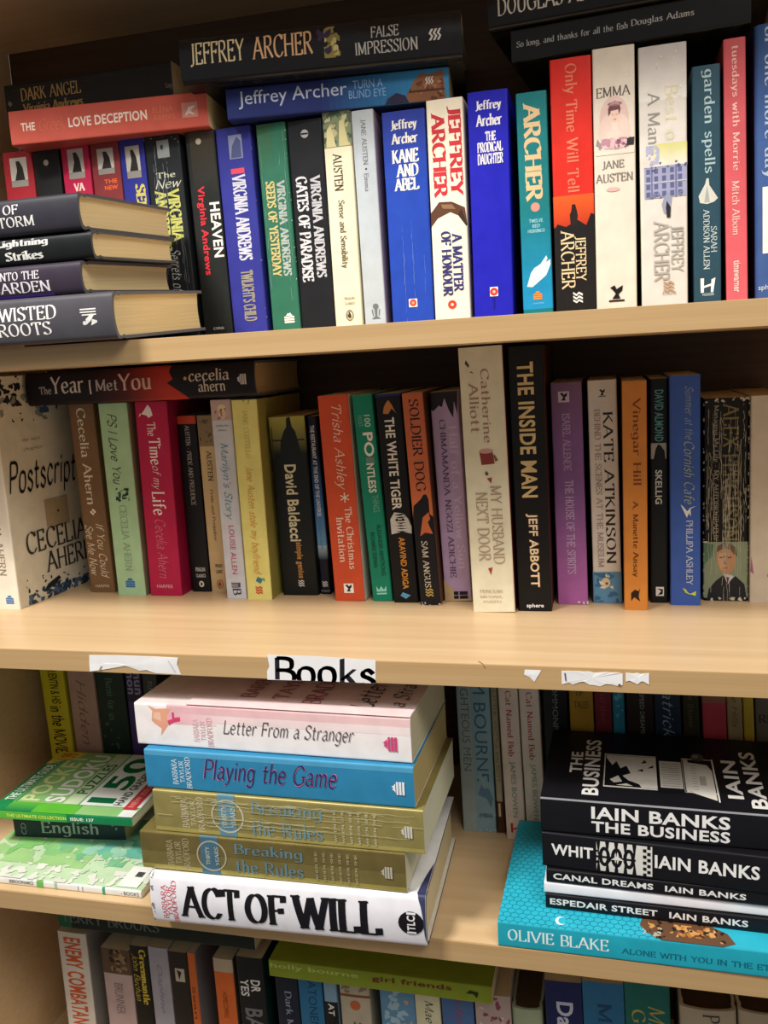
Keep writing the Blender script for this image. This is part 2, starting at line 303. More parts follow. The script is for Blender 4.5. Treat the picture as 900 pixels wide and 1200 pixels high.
# ------------------------------------------------------------------ books
def make_book(B):
    w, h, d, kind = B['w'], B['h'], B['d'], B['k']
    hb = kind == 'h'
    r = min(3.0, w/5) if hb else min(1.1, w/5)
    bl = min(3.4, w*.09) if hb else .35
    t = min(2.4, w*.1) if hb else .45
    def ysp(x):
        a = abs(x); y = bl*(2*a/w)**2
        k = a-(w/2-r)
        if k > 0: y += r-math.sqrt(max(0, r*r-k*k))
        return y
    US = [0, .012, .035, .07, .11, .2, .32, .44, .56, .68, .8, .89, .93, .965, .988, 1.0]
    if w < 14: US = [0, .03, .08, .15, .3, .5, .7, .85, .92, .97, 1.0]
    xs = [-w/2+u*w for u in US]
    yb = bl+r
    prof = [(-w/2, d)]
    if hb: prof += [(-w/2, yb+9), (-w/2+.5, yb+7), (-w/2+1.0, yb+5), (-w/2+.5, yb+3)]
    else: prof += [(-w/2, yb+2)]
    n0 = len(prof)
    prof += [(x, ysp(x)) for x in xs]
    n1 = len(prof)
    if hb: prof += [(w/2-.5, yb+3), (w/2-1.0, yb+5), (w/2-.5, yb+7), (w/2, yb+9)]
    else: prof += [(w/2, yb+2)]
    prof += [(w/2, d)]
    cs, cf, cb = lin(B['c']), lin(B['f']), lin(B['b'])
    cols = [cb if i < n0 else (cf if i >= n1-1 else cs) for i in range(len(prof)-1)]
    mb = MB()
    mb.grid([[(x, y, 0) for x, y in prof], [(x, y, h) for x, y in prof]], cols)
    def inner(x, y):
        xi = max(-w/2+t, min(w/2-t, x*(w/2-t)/(w/2)))
        return (xi, y+t if y < yb+.01 else y)
    inn = [inner(x, y) for x, y in prof]
    mb.grid([[(x, y, h) for x, y in inn], [(x, y, 0) for x, y in inn]], [lin('#d9d4c8')]*len(cols))
    paper = lin('#e6e0d2')
    for z, fl in ((0, 0), (h, 1)):
        for i in range(len(prof)-1):
            c = lin(B['bd']) if B.get('bd') else mixc(cols[i], paper, .12 if hb else .55)
            q = [(prof[i][0], prof[i][1], z), (prof[i+1][0], prof[i+1][1], z), (inn[i+1][0], inn[i+1][1], z), (inn[i][0], inn[i][1], z)]
            mb.add(q if fl else q[::-1], c)
    for i in (0, -1):
        q = [(prof[i][0], d, 0), (inn[i][0], d, 0), (inn[i][0], d, h), (prof[i][0], d, h)]
        mb.add(q if i == 0 else q[::-1], lin(B['bd']) if B.get('bd') else mixc(cols[i], paper, .12 if hb else .5))
    # ---- printing
    layer = [0]
    def S(v, u):
        e = .07+.012*layer[0]
        x = -w/2+u*w
        return (x*(1+2*e/w), ysp(max(-w/2, min(w/2, x)))-e, h*(1-v))
    def Fr(a, v):
        return (w/2+.07+.012*layer[0], a*d, h*(1-v))
    def put(face, poly, col):
        if face == 'F':
            poly = [(min(max(a, 0.0), 1.0), min(max(b, 0.0), 1.0)) for a, b in poly]
            mb.add([Fr(*q) for q in poly], col); return
        u0 = min(q[1] for q in poly); u1 = max(q[1] for q in poly)
        poly = clip(poly, 1, 0.0, 1.0) if u0 < 0 or u1 > 1 else poly
        if not poly: return
        if min(q[0] for q in poly) < .0005 or max(q[0] for q in poly) > .9995: poly = clip(poly, 0, .0005, .9995)
        if not poly: return
        if u1-u0 < .13 and .08 < u0 and u1 < .92: mb.add([S(*q) for q in poly], col); return
        for a, b in zip(US[:-1], US[1:]):
            if b <= u0 or a >= u1: continue
            pp = clip(poly, 1, a, b)
            if pp: mb.add([S(*q) for q in pp], col)
    for q in B['pr']:
        k, face = q[0], q[1]
        layer[0] += 1
        LP, LQ = (h, w) if face == 'S' else (d, h)      # mm length of the two face coordinates
        if k == 't':
            _, _, s, f, c, p0, p1, q0, q1, o = q
            c = lin(c)
            for poly in text_polys(s, f):
                if o == 'D': pp = [(p0+x*(p1-p0), q0+y*(q1-q0)) for x, y in poly]
                elif o == 'H': pp = [(p1-y*(p1-p0), q0+x*(q1-q0)) for x, y in poly]
                elif o == 'F': pp = [(p0+x*(p1-p0), q1-y*(q1-q0)) for x, y in poly]
                put(face, pp, c); layer[0] += .03
        elif k == 'r':
            _, _, c, p0, p1, q0, q1, c2 = q
            if c2 is None: put(face, [(p0, q0), (p1, q0), (p1, q1), (p0, q1)], lin(c))
            else:
                A, Bc = lin(c), lin(c2); n = 14
                for i in range(n):
                    put(face, [(p0+(p1-p0)*i/n, q0), (p0+(p1-p0)*(i+1)/n, q0), (p0+(p1-p0)*(i+1)/n, q1), (p0+(p1-p0)*i/n, q1)], mixc(A, Bc, (i+.5)/n))
        elif k == 'e':
            _, _, c, p0, q0, rp, rq = q
            put(face, blob(p0, q0, rp/LP, rq/LQ, 18), lin(c))
        elif k == 'ring':
            _, _, c, p0, q0, rr, tw = q
            for i in range(28):
                a0, a1 = 2*math.pi*i/28, 2*math.pi*(i+1)/28
                put(face, [(p0+math.cos(a)*x/LP, q0+math.sin(a)*x/LQ) for a, x in ((a0, rr-tw), (a1, rr-tw), (a1, rr), (a0, rr))], lin(c))
        elif k == 'p': put(face, [tuple(x) for x in q[3]], lin(q[2]))
        elif k == 'n':
            _, _, c, p0, p1, q0, q1, n, sz, seed = q
            rnd = random.Random(seed); c = lin(c)
            for i in range(n):
                a, b = rnd.uniform(p0, p1), rnd.uniform(q0, q1); s_ = sz*rnd.uniform(.4, 1.2)
                pl = blob(a, b, s_/LP, s_*rnd.uniform(.6, 1.2)/LQ, 20 if sz > 3 else 10, rnd)
                layer[0] += .15
                pl = clip(clip(pl, 0, min(p0, p1), max(p0, p1)), 1, q0, q1) if pl else pl
                if pl: put(face, pl, mixc(c, (c[0]*.8, c[1]*.8, c[2]*.8, 1), rnd.random()*.6))
        elif k == 'c':
            _, _, c, n, seed, u0, u1, v0, v1, lw = q
            rnd = random.Random(seed); c = lin(c)
            for i in range(n):
                u = rnd.uniform(u0, u1); a = rnd.uniform(v0, v0+(v1-v0)*.5); b = min(v1, a+rnd.uniform(.15, .7)*(v1-v0)); m_ = 14
                pu = u
                for j in range(m_):
                    nu = u+rnd.uniform(-.35, .35)/w*1.5; x0, x1 = a+(b-a)*j/m_, a+(b-a)*(j+1)/m_
                    hw = lw/2/w*rnd.uniform(.3, 1.2)
                    layer[0] += .01
                    if rnd.random() < .85: put(face, [(x0, pu-hw), (x1, nu-hw), (x1, nu+hw), (x0, pu+hw)], c)
                    pu = nu
        elif k == 'l':
            _, _, kd, c, p0, q0, sz, c2 = q
            cc = lin(c)
            def lg(poly, col): put(face, [(p0-y*sz/LP, q0+x*sz/LQ) for x, y in poly], col)
            if kd == 'penguin':
                for i in range(22):
                    a0, a1 = 2*math.pi*i/22, 2*math.pi*(i+1)/22
                    lg([(math.cos(a0)*.36, math.sin(a0)*.5), (math.cos(a1)*.36, math.sin(a1)*.5), (math.cos(a1)*.29, math.sin(a1)*.42), (math.cos(a0)*.29, math.sin(a0)*.42)], cc)
                lg(blob(0, -.04, .14, .24, 9), cc); lg(blob(-.02, .22, .09, .09, 7), cc); lg([(-.2,.1),(-.1,.1),(-.14,-.2),(-.2,-.16)], cc)
            elif kd == 'swan':
                if c2: lg([(-.5,-.5),(.5,-.5),(.5,.5),(-.5,.5)], lin(c2))
                else: lg([(-.42,-.5),(.42,-.5),(.42,-.4),(-.42,-.4)], cc)
                lg([(-.35,.3),(-.1,.42),(0,.2),(.34,.4),(.3,.1),(.1,-.1),(.2,-.34),(-.24,-.34),(-.05,-.05),(-.2,.15)], cc)
            else:
                for pl in LOGO[kd]: lg(pl, cc)
        elif k == 'hex':
            _, _, c, p0, p1, q0, q1 = q
            cc = lin(c); R0 = 3.4; lw = .42; y = 0; row = 0
            while y < d*p1:
                x = (row % 2)*R0*.866
                while x < h*q1:
                    for j in range(3):
                        a0, a1 = math.radians(90+60*j), math.radians(150+60*j)
                        A = (x+R0*math.cos(a0), y+R0*math.sin(a0)); Bq = (x+R0*math.cos(a1), y+R0*math.sin(a1))
                        nx_, ny_ = (Bq[1]-A[1]), -(Bq[0]-A[0]); L_ = math.hypot(nx_, ny_); nx_, ny_ = nx_/L_*lw/2, ny_/L_*lw/2
                        put('F', [((s1+m1*ny_)/d, (s0+m1*nx_)/h) for (s0, s1), m1 in ((A, 1), (Bq, 1), (Bq, -1), (A, -1))], cc)
                    x += R0*1.732
                y += R0*1.5; row += 1
    root = bpy.data.objects.new(B['n'], None); COL.objects.link(root); root.empty_display_size = .02
    root.location = [v*MM for v in B['loc']]; root.rotation_mode = 'YXZ'; root.rotation_euler = B['rot']
    root['label'] = B['l']; root['category'] = 'book'
    if B.get('g'): root['group'] = B['g']
    mb.build('dust_jacket' if hb else 'cover', M[B['m']], root)
    # ---- page block
    ins = 3.0 if hb else .4
    pc = lin(B['pg']); pw = w/2-t-.05
    pb = MB(); K = 9
    xs2 = [-pw+2*pw*i/(K-1) for i in range(K)]
    back = [(x, ysp(x*.96)+t+.2) for x in xs2]
    fore = [(x, d-ins-(2.2 if hb else .6)*(1-(x/pw)**2)) for x in xs2[::-1]]
    ring = back+fore+[back[0]]
    pb.grid([[(x, y, ins) for x, y in ring], [(x, y, h-ins) for x, y in ring]], [pc]*(len(ring)-1), False)
    for z, rv in ((ins, True), (h-ins, False)):
        for i in range(K-1):
            q = [(back[i][0], back[i][1], z), (back[i+1][0], back[i+1][1], z), (fore[K-2-i][0], fore[K-2-i][1], z), (fore[K-1-i][0], fore[K-1-i][1], z)]
            pb.add(q[::-1] if rv else q, pc)
    pb.build('page_block', M['pages'], root)
    return root
BOOKS = [
{'k': 'p', 'n': 'paperback_book', 'l': 'red paperback with pale picture label, first from left behind hardback pile', 'g': 'standing books on the upper shelf', 'loc': [-531.0, 153.0, 0.2], 'rot': [0.0, 0.0106, 0.0], 'w': 31.4, 'h': 182.5, 'd': 118.0, 'c': '#9c2730', 'f': '#9c2730', 'b': '#9c2730', 'pg': '#d8c49a', 'm': 'satin', 'pr': [['r', 'S', '#b9b2a6', 0.03, 0.17, 0.24, 0.8, None], ['p', 'S', '#2a2624', [(0.163, 0.34), (0.14200000000000002, 0.36), (0.09300000000000001, 0.46), (0.0468, 0.44), (0.0468, 0.56), (0.079, 0.66), (0.163, 0.72)]], ['r', 'S', '#8d8780', 0.13920000000000002, 0.17, 0.24, 0.8, None]]},
{'k': 'p', 'n': 'paperback_book', 'l': 'narrow black paperback with round white emblem, behind hardback pile', 'g': 'standing books on the upper shelf', 'loc': [-500.3, 153.0, 0.1], 'rot': [0.0, 0.0059, 0.0], 'w': 27.3, 'h': 182.4, 'd': 118.0, 'c': '#1d1d1f', 'f': '#1d1d1f', 'b': '#1d1d1f', 'pg': '#d8c49a', 'm': 'satin', 'pr': [['e', 'S', '#c9c4b8', 0.07, 0.5, 2.6, 2.6], ['n', 'S', '#555', 0.0, 0.1, 0.1, 0.9, 4, 0.5, 2]]},
{'k': 'p', 'n': 'paperback_book', 'l': 'crimson paperback with picture label, between black and brownish red ones', 'g': 'standing books on the upper shelf', 'loc': [-469.2, 153.0, 0.1], 'rot': [0.0, 0.0009, 0.0], 'w': 28.6, 'h': 183.9, 'd': 118.0, 'c': '#b01f45', 'f': '#b01f45', 'b': '#b01f45', 'pg': '#d8c49a', 'm': 'satin', 'pr': [['r', 'S', '#b9b2a6', 0.03, 0.17, 0.24, 0.8, None], ['p', 'S', '#2a2624', [(0.163, 0.34), (0.14200000000000002, 0.36), (0.09300000000000001, 0.46), (0.0468, 0.44), (0.0468, 0.56), (0.079, 0.66), (0.163, 0.72)]], ['r', 'S', '#8d8780', 0.13920000000000002, 0.17, 0.24, 0.8, None], ['t', 'S', 'VA', 'k', '#e8c9c0', 0.19, 0.23, 0.35, 0.75, 'H']]},
{'k': 'p', 'n': 'paperback_book', 'l': 'brownish red paperback with picture label and orange mark, behind hardback pile', 'g': 'standing books on the upper shelf', 'loc': [-438.3, 153.0, 0.1], 'rot': [0.0, -0.0032, 0.0], 'w': 28.9, 'h': 182.8, 'd': 118.0, 'c': '#7c3132', 'f': '#7c3132', 'b': '#7c3132', 'pg': '#d8c49a', 'm': 'satin', 'pr': [['r', 'S', '#b9b2a6', 0.04, 0.16, 0.24, 0.8, None], ['p', 'S', '#2a2624', [(0.154, 0.34), (0.136, 0.36), (0.094, 0.46), (0.054400000000000004, 0.44), (0.054400000000000004, 0.56), (0.08199999999999999, 0.66), (0.154, 0.72)]], ['r', 'S', '#8d8780', 0.1336, 0.16, 0.24, 0.8, None], ['t', 'S', 'THE', 'b', '#e2632e', 0.185, 0.205, 0.4, 0.85, 'H'], ['t', 'S', 'NEW', 'b', '#e2632e', 0.215, 0.235, 0.4, 0.85, 'H']]},
{'k': 'p', 'n': 'paperback_book', 'l': 'small blue paperback with picture label and yellow letters, behind hardback pile', 'g': 'standing books on the upper shelf', 'loc': [-410.0, 153.0, 0.2], 'rot': [0.0, -0.0095, 0.0], 'w': 24.7, 'h': 181.9, 'd': 118.0, 'c': '#2a2f86', 'f': '#2a2f86', 'b': '#2a2f86', 'pg': '#d8c49a', 'm': 'satin', 'pr': [['r', 'S', '#b9b2a6', 0.04, 0.19, 0.24, 0.8, None], ['p', 'S', '#2a2624', [(0.1825, 0.34), (0.16, 0.36), (0.10750000000000001, 0.46), (0.057999999999999996, 0.44), (0.057999999999999996, 0.56), (0.0925, 0.66), (0.1825, 0.72)]], ['r', 'S', '#8d8780', 0.157, 0.19, 0.24, 0.8, None], ['t', 'S', 'SEED', 'k', '#cdbf5b', 0.22, 0.4, 0.5, 0.9, 'D']]},
{'k': 'p', 'n': 'paperback_book', 'l': 'creased black paperback with yellow title, right beside the hardback pile', 'g': 'standing books on the upper shelf', 'loc': [-378.8, 153.0, 0.3], 'rot': [0.0, -0.0169, 0.0], 'w': 34.2, 'h': 180.9, 'd': 118.0, 'c': '#1f2225', 'f': '#1f2225', 'b': '#1f2225', 'pg': '#d8c49a', 'm': 'satin', 'pr': [['r', 'S', '#8e9492', 0.027, 0.108, 0.36, 0.7, None], ['e', 'S', '#33383a', 0.059, 0.5, 2.2, 1.6], ['t', 'S', 'The', 'r', '#c9c7b0', 0.174, 0.203, 0.25, 0.8, 'H'], ['t', 'S', 'New', 'i', '#c9c7b0', 0.207, 0.252, 0.2, 0.95, 'H'], ['t', 'S', 'VIRGINIA', 'k', '#c3c368', 0.256, 0.509, 0.52, 0.86, 'D'], ['t', 'S', 'ANDREWS', 'k', '#c3c368', 0.256, 0.55, 0.16, 0.5, 'D'], ['t', 'S', 'Secrets of the', 'i', '#bdbdb8', 0.542, 0.829, 0.4, 0.72, 'D'], ['c', 'S', '#8a9094', 16, 3, 0.05, 0.95, 0, 1, 0.28], ['n', 'S', '#9a9a92', 0.0, 0.05, 0, 1, 8, 0.5, 3]]},
{'k': 'p', 'n': 'paperback_book', 'l': 'black paperback with red author line and white title, left of violet blue one', 'g': 'standing books on the upper shelf', 'loc': [-342.6, 153.0, 0.2], 'rot': [0.0, -0.0133, 0.0], 'w': 28.0, 'h': 179.6, 'd': 118.0, 'c': '#202322', 'f': '#202322', 'b': '#202322', 'pg': '#d8c49a', 'm': 'satin', 'pr': [['r', 'S', '#40392c', -0.003, 0.29, 0.15, 0.95, '#202322'], ['e', 'S', '#b4aa94', 0.046, 0.45, 2.6, 2.6], ['t', 'S', 'HEAVEN', 'b', '#f2ecdf', 0.335, 0.596, 0.62, 0.95, 'D'], ['t', 'S', 'Virginia Andrews', 'b', '#d8303c', 0.254, 0.677, 0.2, 0.5, 'D'], ['t', 'S', 'CORGI', 's', '#ddd', 0.934, 0.946, 0.35, 0.7, 'H']]},
{'k': 'p', 'n': 'paperback_book', 'l': 'violet blue paperback with white and grey condensed lettering', 'g': 'standing books on the upper shelf', 'loc': [-311.1, 153.0, 0.3], 'rot': [0.0, -0.015, 0.0], 'w': 32.5, 'h': 179.3, 'd': 118.0, 'c': '#31348c', 'f': '#31348c', 'b': '#31348c', 'pg': '#d8c49a', 'm': 'satin', 'pr': [['r', 'S', '#8289a8', 0.036, 0.145, 0.36, 0.74, None], ['p', 'S', '#4d547e', [(0.141, 0.4), (0.085, 0.45), (0.044, 0.6), (0.065, 0.7), (0.141, 0.7)]], ['r', 'S', '#d94a56', 0.19, 0.214, 0.36, 0.74, None], ['t', 'S', 'VIRGINIA ANDREWS', 'k', '#ccccd8', 0.218, 0.622, 0.36, 0.76, 'D'], ['t', 'S', "TWILIGHT'S CHILD", 'k', '#98917f', 0.67, 0.916, 0.36, 0.72, 'D'], ['n', 'S', '#a9abc8', 0.97, 1, 0, 1, 8, 0.5, 4], ['n', 'S', '#a9abc8', 0.1, 0.95, 0.97, 1, 7, 0.4, 5]]},
{'k': 'p', 'n': 'paperback_book', 'l': 'green paperback with gold title and worn silver author name', 'g': 'standing books on the upper shelf', 'loc': [-276.8, 153.0, 0.2], 'rot': [0.0, -0.0114, 0.0], 'w': 26.5, 'h': 178.6, 'd': 118.0, 'c': '#2f6b55', 'f': '#2f6b55', 'b': '#2f6b55', 'pg': '#d8c49a', 'm': 'satin', 'pr': [['r', 'S', '#3f6a4c', 0.0, 0.25, 0, 0.5, '#2f6b55'], ['t', 'S', 'VIRGINIA ANDREWS', 'k', '#a9b3ac', 0.262, 0.711, 0.55, 0.84, 'D'], ['t', 'S', 'SEEDS OF YESTERDAY', 'k', '#c7b678', 0.262, 0.711, 0.18, 0.5, 'D'], ['l', 'S', 'flame', '#f2ecdf', 0.912, 0.62, 9, None], ['c', 'S', '#7fa094', 5, 6, 0.05, 0.95, 0, 1, 0.25], ['n', 'S', '#c2d0c6', 0.0, 1, 0.96, 1, 14, 0.4, 7], ['n', 'S', '#c2d0c6', 0.97, 1, 0, 1, 10, 0.5, 8]]},
{'k': 'p', 'n': 'paperback_book', 'l': 'plain black paperback with two lines of silver title, right of green one', 'g': 'standing books on the upper shelf', 'loc': [-247.2, 153.0, 0.2], 'rot': [0.0, -0.007, 0.0], 'w': 30.8, 'h': 178.0, 'd': 118.0, 'c': '#191a1f', 'f': '#191a1f', 'b': '#191a1f', 'pg': '#d8c49a', 'm': 'satin', 'pr': [['e', 'S', '#a9a9a9', 0.063, 0.5, 3.4, 3.4], ['r', 'S', '#191a1f', 0.059, 0.067, 0.4, 0.6, None], ['t', 'S', 'VIRGINIA ANDREWS', 'k', '#bdbdc2', 0.254, 0.731, 0.56, 0.86, 'D'], ['t', 'S', 'GATES OF PARADISE', 'k', '#cfcfd2', 0.254, 0.747, 0.14, 0.48, 'D']]},
{'k': 'p', 'n': 'paperback_book', 'l': 'cream paperback with green picture at head, left of pale grey one', 'g': 'standing books on the upper shelf', 'loc': [-219.2, 153.0, 0.1], 'rot': [0.0, -0.004, 0.0], 'w': 24.4, 'h': 181.4, 'd': 118.0, 'c': '#eadfc0', 'f': '#eadfc0', 'b': '#eadfc0', 'pg': '#d8c49a', 'm': 'satin', 'pr': [['r', 'S', '#7d8a6a', 0.0, 0.156, 0, 1, None], ['n', 'S', '#4f6250', 0.0, 0.156, 0, 1, 16, 3.2, 9], ['n', 'S', '#c6bd8e', 0.01, 0.153, 0.05, 0.95, 12, 2.6, 10], ['p', 'S', '#d9cf9c', [(0.153, 0.1), (0.075, 0.15), (0.06, 0.3), (0.153, 0.45)]], ['p', 'S', '#cfc592', [(0.153, 0.55), (0.044, 0.6), (0.037, 0.75), (0.153, 0.9)]], ['t', 'S', 'AUSTEN', 'r', '#3b372f', 0.183, 0.35, 0.3, 0.62, 'D'], ['t', 'S', 'Sense and Sensibility', 'r', '#55503f', 0.392, 0.701, 0.34, 0.62, 'D'], ['t', 'S', 'PENGUIN', 's', '#333', 0.836, 0.848, 0.4, 0.75, 'H'], ['t', 'S', 'CLASSICS', 's', '#333', 0.86, 0.871, 0.4, 0.75, 'H'], ['l', 'S', 'penguin', '#4a4030', 0.921, 0.55, 9, None]]},
{'k': 'p', 'n': 'paperback_book', 'l': 'slim pale grey paperback with small grey lettering down its spine', 'g': 'standing books on the upper shelf', 'loc': [-195.2, 153.0, 0.2], 'rot': [0.0, -0.0115, 0.0], 'w': 18.9, 'h': 179.8, 'd': 118.0, 'c': '#b6bfc5', 'f': '#a893a0', 'b': '#b6bfc5', 'pg': '#d8c49a', 'm': 'satin', 'pr': [['t', 'S', 'JANE AUSTEN', 'r', '#6f7072', 0.04, 0.241, 0.4, 0.64, 'D'], ['e', 'S', '#333', 0.26, 0.53, 0.8, 0.8], ['t', 'S', 'Emma', 'r', '#7c7e80', 0.279, 0.361, 0.42, 0.62, 'D'], ['l', 'S', 'crest', '#6d7377', 0.91, 0.55, 13, None]]},
{'k': 'p', 'n': 'paperback_book', 'l': 'royal blue paperback with white stacked title, between pale grey and cream red ones', 'g': 'standing books on the upper shelf', 'loc': [-162.0, 153.0, 0.1], 'rot': [0.0, -0.0032, 0.0], 'w': 36.1, 'h': 175.5, 'd': 118.0, 'c': '#2145ad', 'f': '#2145ad', 'b': '#2145ad', 'pg': '#d8c49a', 'm': 'satin', 'pr': [['r', 'S', '#2b3a97', 0.0, 0.3, 0, 1, '#2145ad'], ['t', 'S', 'Jeffrey', 'k', '#e9e2d6', 0.038, 0.093, 0.2, 0.82, 'H'], ['t', 'S', 'Archer', 'k', '#e9e2d6', 0.097, 0.148, 0.2, 0.82, 'H'], ['t', 'S', 'KANE', 'k', '#f3ecdf', 0.171, 0.234, 0.2, 0.82, 'H'], ['t', 'S', 'AND', 'k', '#f3ecdf', 0.238, 0.297, 0.28, 0.8, 'H'], ['t', 'S', 'ABEL', 'k', '#f3ecdf', 0.301, 0.359, 0.22, 0.8, 'H'], ['r', 'S', '#efe7dc', 0.861, 0.9, 0.42, 0.62, None], ['e', 'S', '#e2492f', 0.88, 0.52, 3, 3], ['e', 'S', '#f0a08a', 0.88, 0.52, 1.2, 1.2], ['c', 'S', '#6f8fd0', 5, 12, 0.35, 0.85, 0.45, 1, 0.2], ['n', 'S', '#c9cfe0', 0.98, 1, 0, 1, 9, 0.6, 13]]},
{'k': 'p', 'n': 'paperback_book', 'l': 'cream paperback with big red author name and navy title', 'g': 'standing books on the upper shelf', 'loc': [-127.7, 153.0, 0.1], 'rot': [0.0, -0.0009, 0.0], 'w': 30.2, 'h': 180.4, 'd': 118.0, 'c': '#efe5cf', 'f': '#efe5cf', 'b': '#efe5cf', 'pg': '#d8c49a', 'm': 'satin', 'pr': [['t', 'S', 'JEFFREY', 'k', '#c5323a', 0.032, 0.423, 0.56, 0.94, 'D'], ['t', 'S', 'ARCHER', 'k', '#c5323a', 0.054, 0.423, 0.12, 0.5, 'D'], ['p', 'S', '#5b3c2b', [(0.442, 0.25), (0.445, 0.6), (0.475, 0.95), (0.551, 1), (0.513, 0.82), (0.49, 0.55), (0.513, 0.2), (0.551, 0), (0.49, 0), (0.468, 0.12)]], ['p', 'S', '#8e6a4e', [(0.453, 0.3), (0.457, 0.6), (0.479, 0.7), (0.472, 0.35)]], ['p', 'S', '#3b2a22', [(0.479, 0.85), (0.551, 1), (0.558, 0.97), (0.505, 0.75)]], ['t', 'S', 'A MATTER', 'k', '#33356c', 0.584, 0.847, 0.56, 0.84, 'D'], ['t', 'S', 'OF HONOUR', 'k', '#33356c', 0.573, 0.866, 0.26, 0.54, 'D'], ['e', 'S', '#d4402f', 0.904, 0.5, 3.6, 3.6], ['e', 'S', '#efe5cf', 0.904, 0.5, 1.2, 1.2]]},
{'k': 'p', 'n': 'paperback_book', 'l': 'deep blue paperback with white stacked title, left of teal one', 'g': 'standing books on the upper shelf', 'loc': [-93.0, 153.0, 0.1], 'rot': [0.0, 0.0017, 0.0], 'w': 32.6, 'h': 182.3, 'd': 118.0, 'c': '#1c1cae', 'f': '#1c1cae', 'b': '#1c1cae', 'pg': '#d8c49a', 'm': 'satin', 'pr': [['t', 'S', 'Jeffrey', 'k', '#e6e2e6', 0.037, 0.088, 0.2, 0.84, 'H'], ['t', 'S', 'Archer', 'k', '#e6e2e6', 0.095, 0.147, 0.2, 0.84, 'H'], ['t', 'S', 'THE', 'k', '#e6e2e6', 0.169, 0.209, 0.42, 0.68, 'H'], ['t', 'S', 'PRODIGAL', 'k', '#e6e2e6', 0.213, 0.257, 0.22, 0.84, 'H'], ['t', 'S', 'DAUGHTER', 'k', '#e6e2e6', 0.261, 0.308, 0.22, 0.84, 'H'], ['r', 'S', '#efe7dc', 0.84, 0.881, 0.42, 0.62, None], ['e', 'S', '#d8392f', 0.861, 0.52, 3.2, 3.2], ['e', 'S', '#f0c0b0', 0.861, 0.52, 1.2, 1.2], ['r', 'S', '#15157c', 0.888, 0.936, 0.5, 0.53, None]]},
{'k': 'p', 'n': 'paperback_book', 'l': 'teal paperback with beige lettering and a pale hand low on its spine', 'g': 'standing books on the upper shelf', 'loc': [-56.3, 153.0, 0.2], 'rot': [0.0, -0.0105, 0.0], 'w': 24.2, 'h': 177.0, 'd': 118.0, 'c': '#157378', 'f': '#157378', 'b': '#157378', 'pg': '#d8c49a', 'm': 'satin', 'pr': [['r', 'S', '#157378', 0.5, 0.95, 0, 1, '#1a8cc0'], ['t', 'S', 'ARCHER', 'k', '#d5b98c', 0.043, 0.469, 0.22, 0.78, 'D'], ['e', 'S', '#c98d80', 0.495, 0.52, 3.6, 3.6], ['t', 'S', 'TWELVE', 'r', '#a9d6dc', 0.547, 0.562, 0.3, 0.75, 'H'], ['t', 'S', 'RED', 'r', '#a9d6dc', 0.57, 0.585, 0.4, 0.65, 'H'], ['t', 'S', 'HERRINGS', 'r', '#a9d6dc', 0.592, 0.607, 0.25, 0.8, 'H'], ['p', 'S', '#c7dcea', [(0.846, 0.16), (0.786, 0.3), (0.764, 0.42), (0.749, 0.62), (0.712, 0.82), (0.727, 0.86), (0.742, 0.8), (0.73, 0.95), (0.753, 0.95), (0.801, 0.8), (0.831, 0.52), (0.85, 0.34)]], ['l', 'S', 'flame', '#e58b3f', 0.887, 0.5, 7, None], ['t', 'S', 'HARPER', 's', '#86c3e0', 0.921, 0.928, 0.35, 0.7, 'H']]},
{'k': 'p', 'n': 'paperback_book', 'l': 'red paperback fading to black at foot with faint red title', 'g': 'standing books on the upper shelf', 'loc': [-25.8, 153.0, 0.2], 'rot': [0.0, -0.0083, 0.0], 'w': 31.6, 'h': 198.4, 'd': 118.0, 'c': '#cf2a1f', 'f': '#cf2a1f', 'b': '#cf2a1f', 'pg': '#d8c49a', 'm': 'satin', 'pr': [['t', 'S', 'Only Time Will Tell', 'r', '#dc7a5e', 0.022, 0.507, 0.3, 0.66, 'D'], ['r', 'S', '#dd5a22', 0.517, 0.638, 0, 1, '#b5331c'], ['r', 'S', '#1a1716', 0.638, 0.99, 0, 1, None], ['p', 'S', '#1a1716', [(0.645, 0), (0.625, 0.1), (0.638, 0.3), (0.615, 0.6), (0.638, 0.8), (0.592, 0.92), (0.599, 1), (0.651, 1), (0.651, 0)]], ['p', 'S', '#241a16', [(0.638, 0.42), (0.592, 0.4), (0.579, 0.44), (0.553, 0.46), (0.553, 0.54), (0.579, 0.58), (0.599, 0.6), (0.638, 0.56)]], ['t', 'S', 'JEFFREY', 'r', '#d9c49a', 0.678, 0.855, 0.5, 0.78, 'D'], ['t', 'S', 'ARCHER', 'r', '#d9c49a', 0.651, 0.884, 0.16, 0.5, 'D'], ['l', 'S', 'pan', '#e6e2da', 0.92, 0.55, 9, None]]},
